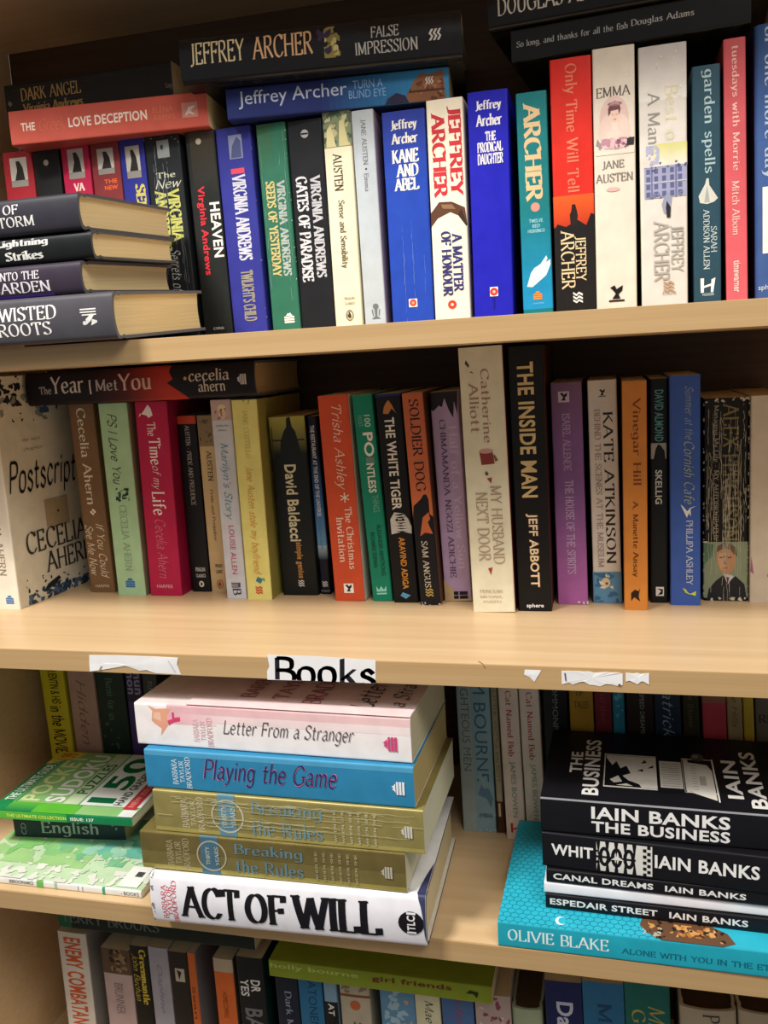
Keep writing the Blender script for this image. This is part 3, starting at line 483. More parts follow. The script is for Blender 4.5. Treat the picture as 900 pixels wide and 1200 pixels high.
{'k': 'p', 'n': 'paperback_book', 'l': 'thick white paperback with a small portrait of a lady in pink', 'g': 'standing books on the upper shelf', 'loc': [6.3, 153.0, 0.1], 'rot': [0.0, -0.0055, 0.0], 'w': 31.5, 'h': 202.0, 'd': 118.0, 'c': '#d9cfc0', 'f': '#d9cfc0', 'b': '#d9cfc0', 'pg': '#d8c49a', 'm': 'satin', 'pr': [['t', 'S', 'EMMA', 'r', '#5e554f', 0.141, 0.179, 0.08, 0.9, 'H'], ['e', 'S', '#d3b6ae', 0.259, 0.5, 17, 11], ['e', 'S', '#dcc3b8', 0.303, 0.5, 14, 12], ['p', 'S', '#e8cdbf', [(0.31, 0.44), (0.265, 0.44), (0.265, 0.57), (0.31, 0.58)]], ['p', 'S', '#e6c9bc', [(0.361, 0.16), (0.329, 0.24), (0.307, 0.36), (0.3, 0.5), (0.307, 0.64), (0.329, 0.78), (0.361, 0.86)]], ['p', 'S', '#6d4448', [(0.249, 0.36), (0.221, 0.36), (0.202, 0.42), (0.195, 0.52), (0.202, 0.62), (0.224, 0.66), (0.246, 0.62), (0.233, 0.54), (0.23, 0.46)]], ['p', 'S', '#dfbfae', [(0.23, 0.42), (0.227, 0.6), (0.253, 0.62), (0.268, 0.56), (0.275, 0.5), (0.265, 0.43)]], ['e', 'S', '#8d6a6c', 0.205, 0.52, 1.6, 5.5], ['p', 'S', '#a9888a', [(0.211, 0.38), (0.199, 0.45), (0.192, 0.52), (0.199, 0.6), (0.211, 0.66), (0.205, 0.52)]], ['r', 'S', '#7d5a55', 0.243, 0.245, 0.45, 0.49, None], ['r', 'S', '#7d5a55', 0.243, 0.245, 0.54, 0.58, None], ['r', 'S', '#a8605c', 0.26, 0.263, 0.49, 0.55, None], ['n', 'S', '#b88a96', 0.329, 0.37, 0.08, 0.92, 20, 2.2, 14], ['n', 'S', '#8d5a72', 0.335, 0.37, 0.55, 0.85, 8, 1.8, 118], ['n', 'S', '#dcb8bc', 0.329, 0.367, 0.2, 0.8, 10, 2, 119], ['p', 'S', '#2b2a2c', [(0.335, 0.8), (0.361, 0.78), (0.361, 0.95), (0.332, 0.97)]], ['p', 'S', '#8d8a86', [(0.326, 0.1), (0.361, 0.22), (0.351, 0.06)]], ['r', 'S', '#e8d3c6', 0.376, 0.389, 0.05, 0.95, None], ['t', 'S', 'JANE', 'r', '#77706a', 0.411, 0.443, 0.2, 0.72, 'H'], ['t', 'S', 'AUSTEN', 'r', '#77706a', 0.459, 0.491, 0.04, 0.92, 'H'], ['e', 'S', '#d9a9a2', 0.519, 0.45, 1.6, 5], ['l', 'S', 'swan', '#141414', 0.913, 0.5, 14, None], ['n', 'S', '#f2efe6', 0.02, 0.12, 0.1, 0.9, 5, 0.6, 15]]},
{'k': 'p', 'n': 'paperback_book', 'l': 'thick off-white paperback with a house and a walking boy on spine', 'g': 'standing books on the upper shelf', 'loc': [43.3, 153.0, 0.2], 'rot': [0.0, -0.0103, 0.0], 'w': 35.0, 'h': 198.7, 'd': 118.0, 'c': '#d2ccc4', 'f': '#d2ccc4', 'b': '#8da245', 'pg': '#d8c49a', 'm': 'satin', 'pr': [['r', 'S', '#bcb7b4', 0.0, 0.2, 0, 1, '#dcd7cf'], ['t', 'S', 'A Man', 'r', '#8b8880', 0.166, 0.357, 0.18, 0.44, 'D'], ['t', 'S', 'Best of', 'r', '#cfc7a6', 0.147, 0.383, 0.54, 0.82, 'D'], ['r', 'S', '#cdc97a', 0.36, 0.446, 0.3, 1, '#dcd7cf'], ['n', 'S', '#a9abc4', 0.363, 0.434, 0.14, 0.42, 16, 2.2, 16], ['r', 'S', '#9698b6', 0.44, 0.561, 0.1, 0.98, None], ['r', 'S', '#5a5f86', 0.45, 0.469, 0.14, 0.22, None], ['r', 'S', '#5a5f86', 0.45, 0.469, 0.30500000000000005, 0.385, None], ['r', 'S', '#5a5f86', 0.45, 0.469, 0.47000000000000003, 0.55, None], ['r', 'S', '#5a5f86', 0.45, 0.469, 0.635, 0.715, None], ['r', 'S', '#5a5f86', 0.45, 0.469, 0.8, 0.88, None], ['r', 'S', '#5a5f86', 0.478, 0.497, 0.14, 0.22, None], ['r', 'S', '#5a5f86', 0.478, 0.497, 0.30500000000000005, 0.385, None], ['r', 'S', '#5a5f86', 0.478, 0.497, 0.47000000000000003, 0.55, None], ['r', 'S', '#5a5f86', 0.478, 0.497, 0.635, 0.715, None], ['r', 'S', '#5a5f86', 0.478, 0.497, 0.8, 0.88, None], ['r', 'S', '#5a5f86', 0.507, 0.526, 0.14, 0.22, None], ['r', 'S', '#5a5f86', 0.507, 0.526, 0.30500000000000005, 0.385, None], ['r', 'S', '#5a5f86', 0.507, 0.526, 0.47000000000000003, 0.55, None], ['r', 'S', '#5a5f86', 0.507, 0.526, 0.635, 0.715, None], ['r', 'S', '#5a5f86', 0.507, 0.526, 0.8, 0.88, None], ['r', 'S', '#5a5f86', 0.536, 0.555, 0.14, 0.22, None], ['r', 'S', '#5a5f86', 0.536, 0.555, 0.30500000000000005, 0.385, None], ['r', 'S', '#5a5f86', 0.536, 0.555, 0.47000000000000003, 0.55, None], ['r', 'S', '#5a5f86', 0.536, 0.555, 0.635, 0.715, None], ['r', 'S', '#5a5f86', 0.536, 0.555, 0.8, 0.88, None], ['r', 'S', '#c4c2cf', 0.44, 0.444, 0.1, 0.98, None], ['r', 'S', '#c4c2cf', 0.501, 0.504, 0.1, 0.98, None], ['r', 'S', '#6d7096', 0.44, 0.561, 0.24, 0.27, None], ['r', 'S', '#6d7096', 0.44, 0.561, 0.74, 0.77, None], ['n', 'S', '#4f5478', 0.427, 0.459, 0.1, 0.98, 9, 1.2, 17], ['n', 'S', '#787c9a', 0.542, 0.561, 0.1, 0.98, 9, 1.4, 120], ['p', 'S', '#8f93a8', [(0.618, 0.5), (0.587, 0.46), (0.555, 0.52), (0.542, 0.6), (0.561, 0.66), (0.593, 0.64), (0.631, 0.62)]], ['p', 'S', '#26262c', [(0.638, 0.56), (0.599, 0.54), (0.574, 0.56), (0.599, 0.64), (0.638, 0.63)]], ['t', 'S', 'JEFFREY', 'r', '#a19f98', 0.669, 0.848, 0.62, 0.9, 'D'], ['t', 'S', 'ARCHER', 'r', '#a19f98', 0.647, 0.88, 0.28, 0.6, 'D'], ['l', 'S', 'pan', '#b08f72', 0.902, 0.58, 9, None], ['t', 'S', 'PAN', 's', '#9c8873', 0.921, 0.934, 0.46, 0.72, 'H'], ['n', 'S', '#f3efe2', 0.0, 0.3, 0.2, 1, 12, 0.6, 18]]},
{'k': 'p', 'n': 'paperback_book', 'l': 'dark slate teal paperback with a small pale dress on its spine', 'g': 'standing books on the upper shelf', 'loc': [75.6, 153.0, 0.2], 'rot': [0.0, -0.0148, 0.0], 'w': 20.2, 'h': 180.1, 'd': 118.0, 'c': '#274655', 'f': '#274655', 'b': '#274655', 'pg': '#d8c49a', 'm': 'satin', 'pr': [['t', 'S', 'garden spells', 'r', '#9fb7ba', 0.017, 0.433, 0.32, 0.8, 'D'], ['p', 'S', '#c6c6bd', [(0.454, 0.48), (0.475, 0.44), (0.524, 0.2), (0.552, 0.25), (0.559, 0.5), (0.552, 0.75), (0.538, 0.88), (0.482, 0.58), (0.454, 0.56)]], ['p', 'S', '#9ea39e', [(0.482, 0.5), (0.552, 0.4), (0.552, 0.6)]], ['t', 'S', 'SARAH', 'r', '#b4c2c2', 0.653, 0.761, 0.62, 0.84, 'D'], ['t', 'S', 'ADDISON ALLEN', 'r', '#b4c2c2', 0.58, 0.831, 0.36, 0.58, 'D'], ['l', 'S', 'hod', '#e7e7e4', 0.904, 0.5, 13, None], ['t', 'S', 'HODDER', 's', '#d0d4d4', 0.932, 0.943, 0.32, 0.72, 'H']]},
{'k': 'p', 'n': 'paperback_book', 'l': 'slim tall coral red paperback second from the right end, pale title', 'g': 'standing books on the upper shelf', 'loc': [97.4, 153.0, 0.2], 'rot': [0.0, -0.0242, 0.0], 'w': 15.6, 'h': 196.5, 'd': 118.0, 'c': '#b84c50', 'f': '#b84c50', 'b': '#6e2a2c', 'pg': '#d8c49a', 'm': 'satin', 'pr': [['r', 'S', '#b84c50', 0.0, 1, 0, 1, '#d45f68'], ['t', 'S', 'tuesdays with Morrie', 'r', '#dcb0a6', 0.025, 0.481, 0.3, 0.7, 'D'], ['t', 'S', 'Mitch Albom', 'r', '#dfb5ad', 0.519, 0.721, 0.32, 0.66, 'D'], ['t', 'S', 'timewarner', 'b', '#e8c4be', 0.819, 0.942, 0.35, 0.65, 'D']]},
{'k': 'h', 'n': 'hardback_book', 'l': 'navy blue hardback at the right end with tall pale lettering', 'g': 'standing books on the upper shelf', 'loc': [122.6, 153.0, 0.3], 'rot': [0.0, -0.0194, 0.0], 'w': 23.3, 'h': 203.5, 'd': 135.0, 'c': '#3a568c', 'f': '#3a568c', 'b': '#272a4e', 'pg': '#d8c49a', 'm': 'satin', 'pr': [['r', 'S', '#2c4a78', 0.0, 0.4, 0, 1, '#3a568c'], ['t', 'S', 'for one more day', 'r', '#a3b2c6', -0.018, 0.54, 0.2, 0.62, 'D'], ['r', 'S', '#e6e0d8', 0.567, 0.808, 0.22, 0.95, None], ['t', 'S', 'Mitch Albom', 'r', '#8a8a88', 0.585, 0.784, 0.4, 0.8, 'D'], ['t', 'S', 'sphere', 's', '#c9d4e4', 0.923, 0.947, 0.1, 0.7, 'H']]},
{'k': 'p', 'n': 'paperback_book', 'l': 'salmon red paperback lying on the books at upper left', 'g': 'books lying on the standing books', 'loc': [-331.2, 144.7, 195.0], 'rot': [0.0, -1.5708, 0.1012], 'w': 28.8, 'h': 183.5, 'd': 120.0, 'c': '#c4594a', 'f': '#c4594a', 'b': '#c4594a', 'pg': '#d8c49a', 'm': 'satin', 'pr': [['t', 'S', 'THE', 'b', '#f0d9c8', 0.058, 0.131, 0.38, 0.62, 'D'], ['t', 'S', 'Greek', 'i', '#cf6d52', 0.153, 0.287, 0.34, 0.72, 'D'], ['t', 'S', 'LOVE DECEPTION', 'b', '#f0d9c8', 0.304, 0.701, 0.36, 0.64, 'D'], ['t', 'S', 'ELENA', 's', '#d47a56', 0.731, 0.831, 0.52, 0.68, 'D'], ['t', 'S', 'ARMAS', 's', '#d47a56', 0.731, 0.839, 0.3, 0.46, 'D'], ['r', 'S', '#cf8a7c', 0.874, 0.952, 0.3, 0.72, None], ['p', 'S', '#e9d0c4', [(0.887, 0.35), (0.908, 0.6), (0.943, 0.62), (0.917, 0.48), (0.939, 0.36), (0.908, 0.42)]]]},
{'k': 'p', 'n': 'paperback_book', 'l': 'black paperback with dull gold title, topmost at the upper left', 'g': 'books lying on the standing books', 'loc': [-369.2, 160.0, 226.3], 'rot': [0.0, -1.5708, 0.0], 'w': 32.9, 'h': 169.7, 'd': 105.0, 'c': '#191613', 'f': '#191613', 'b': '#191613', 'pg': '#d8c49a', 'm': 'satin', 'pr': [['l', 'S', 'flower', '#7d7263', 0.027, 0.5, 5, None], ['t', 'S', 'DARK ANGEL', 'r', '#a98850', 0.099, 0.468, 0.52, 0.86, 'D'], ['t', 'S', 'Virginia Andrews', 'k', '#8f7444', 0.104, 0.473, 0.14, 0.46, 'D'], ['t', 'S', 'Corgi', 's', '#8a7f70', 0.96, 0.996, 0.3, 0.45, 'D'], ['c', 'S', '#3c3833', 4, 20, 0.05, 0.95, 0, 1, 0.3]]},
{'k': 'p', 'n': 'paperback_book', 'l': 'blue paperback with domed building at one end, lying under a black hardback', 'g': 'books lying on the standing books', 'loc': [-124.2, 159.8, 194.1], 'rot': [0.0, -1.5708, 0.1152], 'w': 25.0, 'h': 187.8, 'd': 115.0, 'c': '#24306a', 'f': '#24306a', 'b': '#24306a', 'pg': '#d8c49a', 'm': 'satin', 'pr': [['r', 'S', '#24306a', 0.439, 0.85, 0, 1, '#2f7fb4'], ['r', 'S', '#2f7fb4', 0.85, 0.999, 0, 1, '#3a88b8'], ['t', 'S', 'Jeffrey Archer', 's', '#b9c0d4', 0.056, 0.55, 0.3, 0.86, 'D'], ['t', 'S', 'TURN A', 's', '#7fa6d4', 0.577, 0.711, 0.58, 0.84, 'D'], ['t', 'S', 'BLIND EYE', 's', '#7fa6d4', 0.558, 0.723, 0.3, 0.54, 'D'], ['p', 'S', '#8a5a3c', [(0.815, 0.02), (0.815, 0.3), (0.83, 0.42), (0.838, 0.5), (0.846, 0.66), (0.869, 0.78), (0.888, 0.9), (0.907, 0.78), (0.93, 0.84), (0.976, 0.9), (0.984, 0.02)]], ['n', 'S', '#6b3f2a', 0.823, 0.976, 0.04, 0.7, 12, 2, 22], ['n', 'S', '#b07a52', 0.83, 0.968, 0.08, 0.6, 8, 1.6, 23], ['r', 'S', '#4a2f2a', 0.823, 0.98, 0.3, 0.36, None], ['p', 'S', '#2c2a44', [(0.715, 0.02), (0.731, 0.2), (0.769, 0.34), (0.807, 0.24), (0.823, 0.02)]], ['l', 'S', 'pan', '#d7cbbd', 0.915, 0.62, 7, None]]},
{'k': 'h', 'n': 'hardback_book', 'l': 'long black hardback with cream and gold title, lying on the blue paperback', 'g': 'books lying on the standing books', 'loc': [-109.8, 142.7, 225.2], 'rot': [0.0, -1.5708, 0.1223], 'w': 35.8, 'h': 230.8, 'd': 150.0, 'c': '#17171a', 'f': '#17171a', 'b': '#17171a', 'pg': '#8d7a5c', 'm': 'gloss', 'pr': [['t', 'S', 'JEFFREY', 'r', '#d9c79a', 0.038, 0.237, 0.34, 0.86, 'D'], ['t', 'S', 'ARCHER', 'r', '#dcae80', 0.265, 0.483, 0.36, 0.86, 'D'], ['n', 'S', '#8f8246', 0.522, 0.579, 0.25, 0.9, 9, 4.5, 25], ['n', 'S', '#c8b878', 0.525, 0.573, 0.3, 0.85, 6, 2.5, 26], ['n', 'S', '#3b2f4a', 0.495, 0.549, 0.3, 0.9, 5, 3, 27], ['t', 'S', 'FALSE', 'r', '#b7b3ac', 0.688, 0.785, 0.56, 0.8, 'D'], ['t', 'S', 'IMPRESSION', 'r', '#b7b3ac', 0.631, 0.849, 0.24, 0.5, 'D'], ['l', 'S', 'pan', '#d6d3cc', 0.909, 0.5, 10, None]]},
{'k': 'p', 'n': 'paperback_book', 'l': 'thin glossy black paperback with small grey title, under another black book', 'g': 'black books lying at upper right', 'loc': [104.0, 152.1, 217.8], 'rot': [0.0, -1.5708, -0.0997], 'w': 24.8, 'h': 179.1, 'd': 110.0, 'c': '#121214', 'f': '#121214', 'b': '#121214', 'pg': '#d8c49a', 'm': 'gloss', 'pr': [['t', 'S', 'So long, and thanks for all the fish', 'r', '#b0b0ad', 0.025, 0.508, 0.38, 0.62, 'D'], ['t', 'S', 'Douglas Adams', 'r', '#b0b0ad', 0.522, 0.778, 0.42, 0.66, 'D']]},
{'k': 'h', 'n': 'hardback_book', 'l': 'glossy black hardback with white lettering, cut by the top right corner', 'g': 'black books lying at upper right', 'loc': [118.0, 145.5, 248.7], 'rot': [0.0, -1.5708, -0.096], 'w': 35.8, 'h': 210.7, 'd': 140.0, 'c': '#121214', 'f': '#121214', 'b': '#121214', 'pg': '#d8c49a', 'm': 'gloss', 'pr': [['t', 'S', 'DOUGLAS ADAMS', 'r', '#e6e2da', 0.038, 0.49, 0.26, 0.62, 'D']]},
{'k': 'h', 'n': 'hardback_book', 'l': 'large dark grey hardback, lowest of the pile at upper left', 'g': 'pile of hardbacks on the upper shelf', 'loc': [-344.5, -20.0, 17.1], 'rot': [0.06, -1.5708, 0.0], 'w': 33.9, 'h': 225.0, 'd': 150.0, 'c': '#4b494f', 'f': '#4b494f', 'b': '#4b494f', 'pg': '#e8d09c', 'm': 'satin', 'pr': [['t', 'S', 'TWISTED', 'r', '#efeae6', 0.54, 0.796, 0.52, 0.82, 'D'], ['t', 'S', 'ROOTS', 'r', '#efeae6', 0.567, 0.769, 0.2, 0.48, 'D'], ['l', 'S', 'seated', '#e4e0dc', 0.912, 0.5, 13, None]]},
{'k': 'h', 'n': 'hardback_book', 'l': 'dark purple hardback, second from bottom of the pile at upper left', 'g': 'pile of hardbacks on the upper shelf', 'loc': [-373.3, -10.0, 46.9], 'rot': [0.06, -1.5708, 0.0], 'w': 23.4, 'h': 205.0, 'd': 144.0, 'c': '#372f3c', 'f': '#372f3c', 'b': '#372f3c', 'pg': '#e8d09c', 'm': 'satin', 'pr': [['t', 'S', 'INTO THE', 'r', '#dcd6da', 0.658, 0.83, 0.56, 0.82, 'D'], ['t', 'S', 'GARDEN', 'r', '#dcd6da', 0.617, 0.87, 0.16, 0.5, 'D'], ['r', 'S', '#5b3fae', 0.603, 0.878, 0.0, 0.1, None]]},
{'k': 'h', 'n': 'hardback_book', 'l': 'thin black hardback, third from bottom of the pile at upper left', 'g': 'pile of hardbacks on the upper shelf', 'loc': [-362.9, -8.0, 69.2], 'rot': [0.06, -1.5708, 0.0], 'w': 20.1, 'h': 205.0, 'd': 132.0, 'c': '#16191b', 'f': '#16191b', 'b': '#16191b', 'pg': '#e8d09c', 'm': 'satin', 'pr': [['t', 'S', 'Lightning', 'k', '#cfcdc9', 0.605, 0.826, 0.6, 0.92, 'D'], ['t', 'S', 'Strikes', 'k', '#dedbd6', 0.642, 0.8, 0.18, 0.5, 'D']]},
{'k': 'h', 'n': 'hardback_book', 'l': 'charcoal hardback on top of the pile at upper left', 'g': 'pile of hardbacks on the upper shelf', 'loc': [-368.2, -12.0, 92.6], 'rot': [0.06, -1.5708, 0.0], 'w': 26.2, 'h': 205.0, 'd': 146.0, 'c': '#33323a', 'f': '#33323a', 'b': '#33323a', 'pg': '#e8d09c', 'm': 'satin', 'pr': [['t', 'S', 'EYE OF', 'r', '#dedad6', 0.583, 0.759, 0.58, 0.84, 'D'], ['t', 'S', 'THE STORM', 'r', '#dedad6', 0.517, 0.818, 0.24, 0.52, 'D']]},
{'k': 'p', 'n': 'paperback_book', 'l': 'tall off-white book turned to show its splattered cover, left end of middle shelf', 'g': 'standing books on the middle shelf', 'loc': [-568.0, 110.0, -244.0], 'rot': [0.0, 0.0, -0.06], 'w': 26.0, 'h': 223.0, 'd': 146.0, 'c': '#e9e2d2', 'f': '#d9d0bb', 'b': '#e9e2d2', 'pg': '#d8c49a', 'm': 'satin', 'pr': [['t', 'S', 'CECELIA AHERN', 'r', '#8d8677', 0.5, 0.85, 0.3, 0.62, 'D'], ['l', 'S', 'flame', '#2f6db0', 0.955, 0.6, 9, None], ['n', 'F', '#23262b', 0.03, 0.3, 0.02, 0.13, 26, 3.4, 31], ['n', 'F', '#1d2026', 0.0, 0.5, 0.0, 0.2, 26, 1.3, 32], ['n', 'F', '#8f8d80', 0.05, 0.5, 0.08, 0.2, 14, 4, 37], ['n', 'F', '#51677e', 0.05, 0.75, 0.955, 1, 26, 4.5, 35], ['n', 'F', '#2f4258', 0.1, 0.75, 0.94, 1, 22, 3.6, 33], ['n', 'F', '#24282f', 0.04, 0.75, 0.88, 1, 26, 1.4, 34], ['p', 'F', '#23262b', [(0.24, 0.965), (0.3, 0.935), (0.42, 0.915), (0.44, 0.93), (0.34, 0.955)]], ['n', 'F', '#3f5a78', 0.42, 0.62, 0.11, 0.17, 6, 4, 36], ['t', 'F', 'my next', 'i', '#8d8677', 0.22, 0.4, 0.27, 0.29, 'F'], ['t', 'F', 'chapter', 'i', '#8d8677', 0.22, 0.42, 0.31, 0.33, 'F'], ['t', 'F', 'Postscript', 'h', '#1f1d1c', 0.04, 0.74, 0.36, 0.54, 'F'], ['r', 'F', '#ab9878', 0.36, 0.6, 0.56, 0.69, None], ['e', 'F', '#3a2a22', 0.49, 0.62, 1.5, 1.5], ['t', 'F', 'CECELIA', 'r', '#3c3832', 0.13, 0.78, 0.68, 0.78, 'F'], ['t', 'F', 'AHERN', 'r', '#3c3832', 0.3, 0.82, 0.79, 0.885, 'F']]},
{'k': 'p', 'n': 'paperback_book', 'l': 'brown paperback with pale lettering, next to the splattered cover', 'g': 'standing books on the middle shelf', 'loc': [-504.9, 174.5, -243.9], 'rot': [0.0, -0.0086, 0.0], 'w': 27.7, 'h': 192.8, 'd': 118.0, 'c': '#7d5f42', 'f': '#7d5f42', 'b': '#4a3928', 'pg': '#d8c49a', 'm': 'satin', 'pr': [['t', 'S', 'Cecelia Ahern', 'r', '#e0d3bf', 0.025, 0.525, 0.3, 0.66, 'D'], ['l', 'S', 'flower', '#efe6d6', 0.566, 0.5, 7, None], ['t', 'S', 'If You Could', 'h', '#dccdb6', 0.629, 0.922, 0.52, 0.86, 'D'], ['t', 'S', 'See Me Now', 'h', '#dccdb6', 0.634, 0.909, 0.1, 0.44, 'D'], ['t', 'S', 'HARPER', 's', '#e0d3bf', 0.958, 0.972, 0.25, 0.8, 'H']]},
{'k': 'p', 'n': 'paperback_book', 'l': 'mint green paperback with a dotted heart on its spine', 'g': 'standing books on the middle shelf', 'loc': [-465.6, 163.5, -244.0], 'rot': [0.0, 0.0031, 0.0], 'w': 30.7, 'h': 191.8, 'd': 118.0, 'c': '#a9cfa5', 'f': '#8a7a66', 'b': '#a9cfa5', 'pg': '#d8c49a', 'm': 'satin', 'pr': [['t', 'S', 'PS I Love You', 'h', '#3b453c', 0.051, 0.414, 0.26, 0.62, 'D'], ['n', 'S', '#27402f', 0.432, 0.503, 0.3, 0.78, 26, 1.5, 41], ['t', 'S', 'CECELIA AHERN', 'r', '#8ea98a', 0.52, 0.866, 0.38, 0.64, 'D'], ['l', 'S', 'flame', '#2f6db0', 0.928, 0.5, 10, None]]},
{'k': 'p', 'n': 'paperback_book', 'l': 'crimson paperback with a white bird at the head of its spine', 'g': 'standing books on the middle shelf', 'loc': [-428.7, 165.3, -243.7], 'rot': [0.0, 0.0188, 0.0], 'w': 34.0, 'h': 191.4, 'd': 118.0, 'c': '#b81f4c', 'f': '#96173c', 'b': '#b81f4c', 'pg': '#d8c49a', 'm': 'satin', 'pr': [['p', 'S', '#f1e6e4', [(0.015, 0.42), (0.033, 0.5), (0.068, 0.55), (0.081, 0.42), (0.068, 0.35), (0.059, 0.15), (0.077, 0.12), (0.042, 0.3)]], ['t', 'S', 'The', 'r', '#eccfd2', 0.103, 0.173, 0.34, 0.62, 'D'], ['t', 'S', 'Time', 'r', '#f3e3e2', 0.182, 0.318, 0.36, 0.72, 'D'], ['t', 'S', 'of my', 'i', '#eccfd2', 0.323, 0.446, 0.34, 0.66, 'D'], ['t', 'S', 'Life', 'r', '#f3e3e2', 0.454, 0.577, 0.32, 0.74, 'D'], ['t', 'S', 'Cecelia Ahern', 'i', '#d4708a', 0.599, 0.907, 0.34, 0.68, 'D'], ['t', 'S', 'HARPER', 's', '#e6b6c2', 0.942, 0.959, 0.25, 0.75, 'H']]},
{'k': 'p', 'n': 'paperback_book', 'l': 'slim black paperback with orange red band at head, right of crimson one', 'g': 'standing books on the middle shelf', 'loc': [-398.2, 181.8, -244.0], 'rot': [0.0, 0.0018, 0.0], 'w': 19.8, 'h': 175.8, 'd': 112.0, 'c': '#17161a', 'f': '#17161a', 'b': '#17161a', 'pg': '#d8c49a', 'm': 'satin', 'pr': [['r', 'S', '#c5452b', 0.0, 0.045, 0, 1, None], ['t', 'S', 'AUSTEN - PRIDE AND PREJUDICE', 'r', '#a9a59e', 0.052, 0.498, 0.38, 0.64, 'D'], ['t', 'S', 'PENGUIN', 'b', '#ccc', 0.857, 0.881, 0.3, 0.8, 'H'], ['t', 'S', 'CLASSICS', 'b', '#ccc', 0.896, 0.915, 0.3, 0.8, 'H'], ['e', 'S', '#e4ddcc', 0.954, 0.55, 3.2, 2.6], ['e', 'S', '#17161a', 0.954, 0.55, 1.8, 1]]},
{'k': 'p', 'n': 'paperback_book', 'l': 'narrow tan paperback with brown lettering and oval emblem, right of slim black one', 'g': 'standing books on the middle shelf', 'loc': [-378.4, 181.1, -244.0], 'rot': [0.0, 0.0036, 0.0], 'w': 16.8, 'h': 175.5, 'd': 112.0, 'c': '#cdb386', 'f': '#cdb386', 'b': '#cdb386', 'pg': '#d8c49a', 'm': 'satin', 'pr': [['r', 'S', '#8f7c5a', 0.0, 0.17, 0, 1, None], ['n', 'S', '#6a5a42', 0.02, 0.16, 0.1, 0.9, 9, 2, 43], ['t', 'S', 'AUSTEN', 'r', '#43382a', 0.194, 0.363, 0.42, 0.74, 'D'], ['t', 'S', 'Pride and Prejudice', 'r', '#6d5c42', 0.411, 0.701, 0.42, 0.66, 'D'], ['t', 'S', 'PENGUIN', 'b', '#5d4c36', 0.836, 0.855, 0.4, 0.8, 'H'], ['t', 'S', 'CLASSICS', 'b', '#5d4c36', 0.87, 0.889, 0.4, 0.8, 'H'], ['l', 'S', 'penguin', '#a2452c', 0.952, 0.6, 9, None]]},
{'k': 'p', 'n': 'paperback_book', 'l': 'slim pale lilac white paperback with blue handwritten title', 'g': 'standing books on the middle shelf', 'loc': [-350.0, 158.6, -244.0], 'rot': [0.0, 0.0011, 0.0], 'w': 20.5, 'h': 190.6, 'd': 120.0, 'c': '#c9ccd6', 'f': '#c9ccd6', 'b': '#c9ccd6', 'pg': '#d8c49a', 'm': 'satin', 'pr': [['r', 'S', '#c4a9a2', 0.0, 0.1, 0, 1, None], ['e', 'S', '#d9bfae', 0.066, 0.55, 6, 3.6], ['e', 'S', '#e5d2a8', 0.041, 0.55, 3.5, 4], ['n', 'S', '#9c6f66', 0.041, 0.114, 0.2, 0.8, 6, 1.4, 44], ['t', 'S', 'A MILLION', 's', '#555', 0.122, 0.131, 0.2, 0.8, 'H'], ['t', 'S', 'GIRLS', 's', '#555', 0.144, 0.152, 0.3, 0.7, 'H'], ['t', 'S', "Marilyn's Story", 'i', '#5a93ae', 0.212, 0.594, 0.24, 0.72, 'D'], ['t', 'S', 'LOUISE ALLEN', 's', '#c04f78', 0.624, 0.872, 0.4, 0.66, 'D'], ['t', 'S', 'm', 'r', '#333', 0.915, 0.941, 0.3, 0.75, 'D'], ['t', 'S', 'B', 'r', '#333', 0.945, 0.98, 0.35, 0.75, 'D']]},
{'k': 'p', 'n': 'paperback_book', 'l': 'pale yellow paperback with orange handwritten title', 'g': 'standing books on the middle shelf', 'loc': [-325.4, 156.1, -244.0], 'rot': [0.0, 0.0008, 0.0], 'w': 24.9, 'h': 189.7, 'd': 118.0, 'c': '#e4dc86', 'f': '#98914a', 'b': '#e4dc86', 'pg': '#d8c49a', 'm': 'satin', 'pr': [['n', 'S', '#3b3a2a', 0.0, 0.02, 0.1, 0.9, 3, 1.5, 45], ['t', 'S', 'JANE COSTELLO', 'r', '#c3bb6c', 0.049, 0.284, 0.4, 0.62, 'D'], ['t', 'S', 'Jane Austen stole my boyfriend', 'i', '#d9953f', 0.326, 0.868, 0.3, 0.68, 'D'], ['p', 'S', '#3d7d8f', [(0.881, 0.5), (0.902, 0.42), (0.915, 0.6), (0.893, 0.7)]], ['p', 'S', '#3d9a7a', [(0.885, 0.68), (0.893, 0.78), (0.906, 0.74)]], ['l', 'S', 'pan', '#d9402f', 0.949, 0.52, 8, None]]},
{'k': 'p', 'n': 'paperback_book', 'l': 'black paperback with yellow green dusk picture at head', 'g': 'standing books on the middle shelf', 'loc': [-290.1, 173.6, -243.9], 'rot': [0.0, -0.0098, 0.0], 'w': 35.6, 'h': 171.7, 'd': 112.0, 'c': '#161b1b', 'f': '#161b1b', 'b': '#161b1b', 'pg': '#d8c49a', 'm': 'satin', 'pr': [['r', 'S', '#a9a44e', 0.0, 0.2, 0, 1, '#161b1b'], ['r', 'S', '#24261a', 0.124, 0.133, 0.05, 0.95, None], ['p', 'S', '#161b1b', [(0.224, 0.25), (0.133, 0.3), (0.081, 0.4), (0.057, 0.48), (0.01, 0.5), (0.0, 0.6), (0.057, 0.64), (0.081, 0.72), (0.133, 0.78), (0.224, 0.85)]], ['r', 'S', '#3a3a20', 0.057, 0.224, 0.05, 0.08, None], ['t', 'S', 'David Baldacci', 'b', '#d6cfae', 0.262, 0.691, 0.34, 0.66, 'D'], ['t', 'S', 'simple genius', 'b', '#c08a4a', 0.696, 0.901, 0.44, 0.66, 'D'], ['l', 'S', 'pan', '#d8d4ca', 0.93, 0.55, 7, None]]},
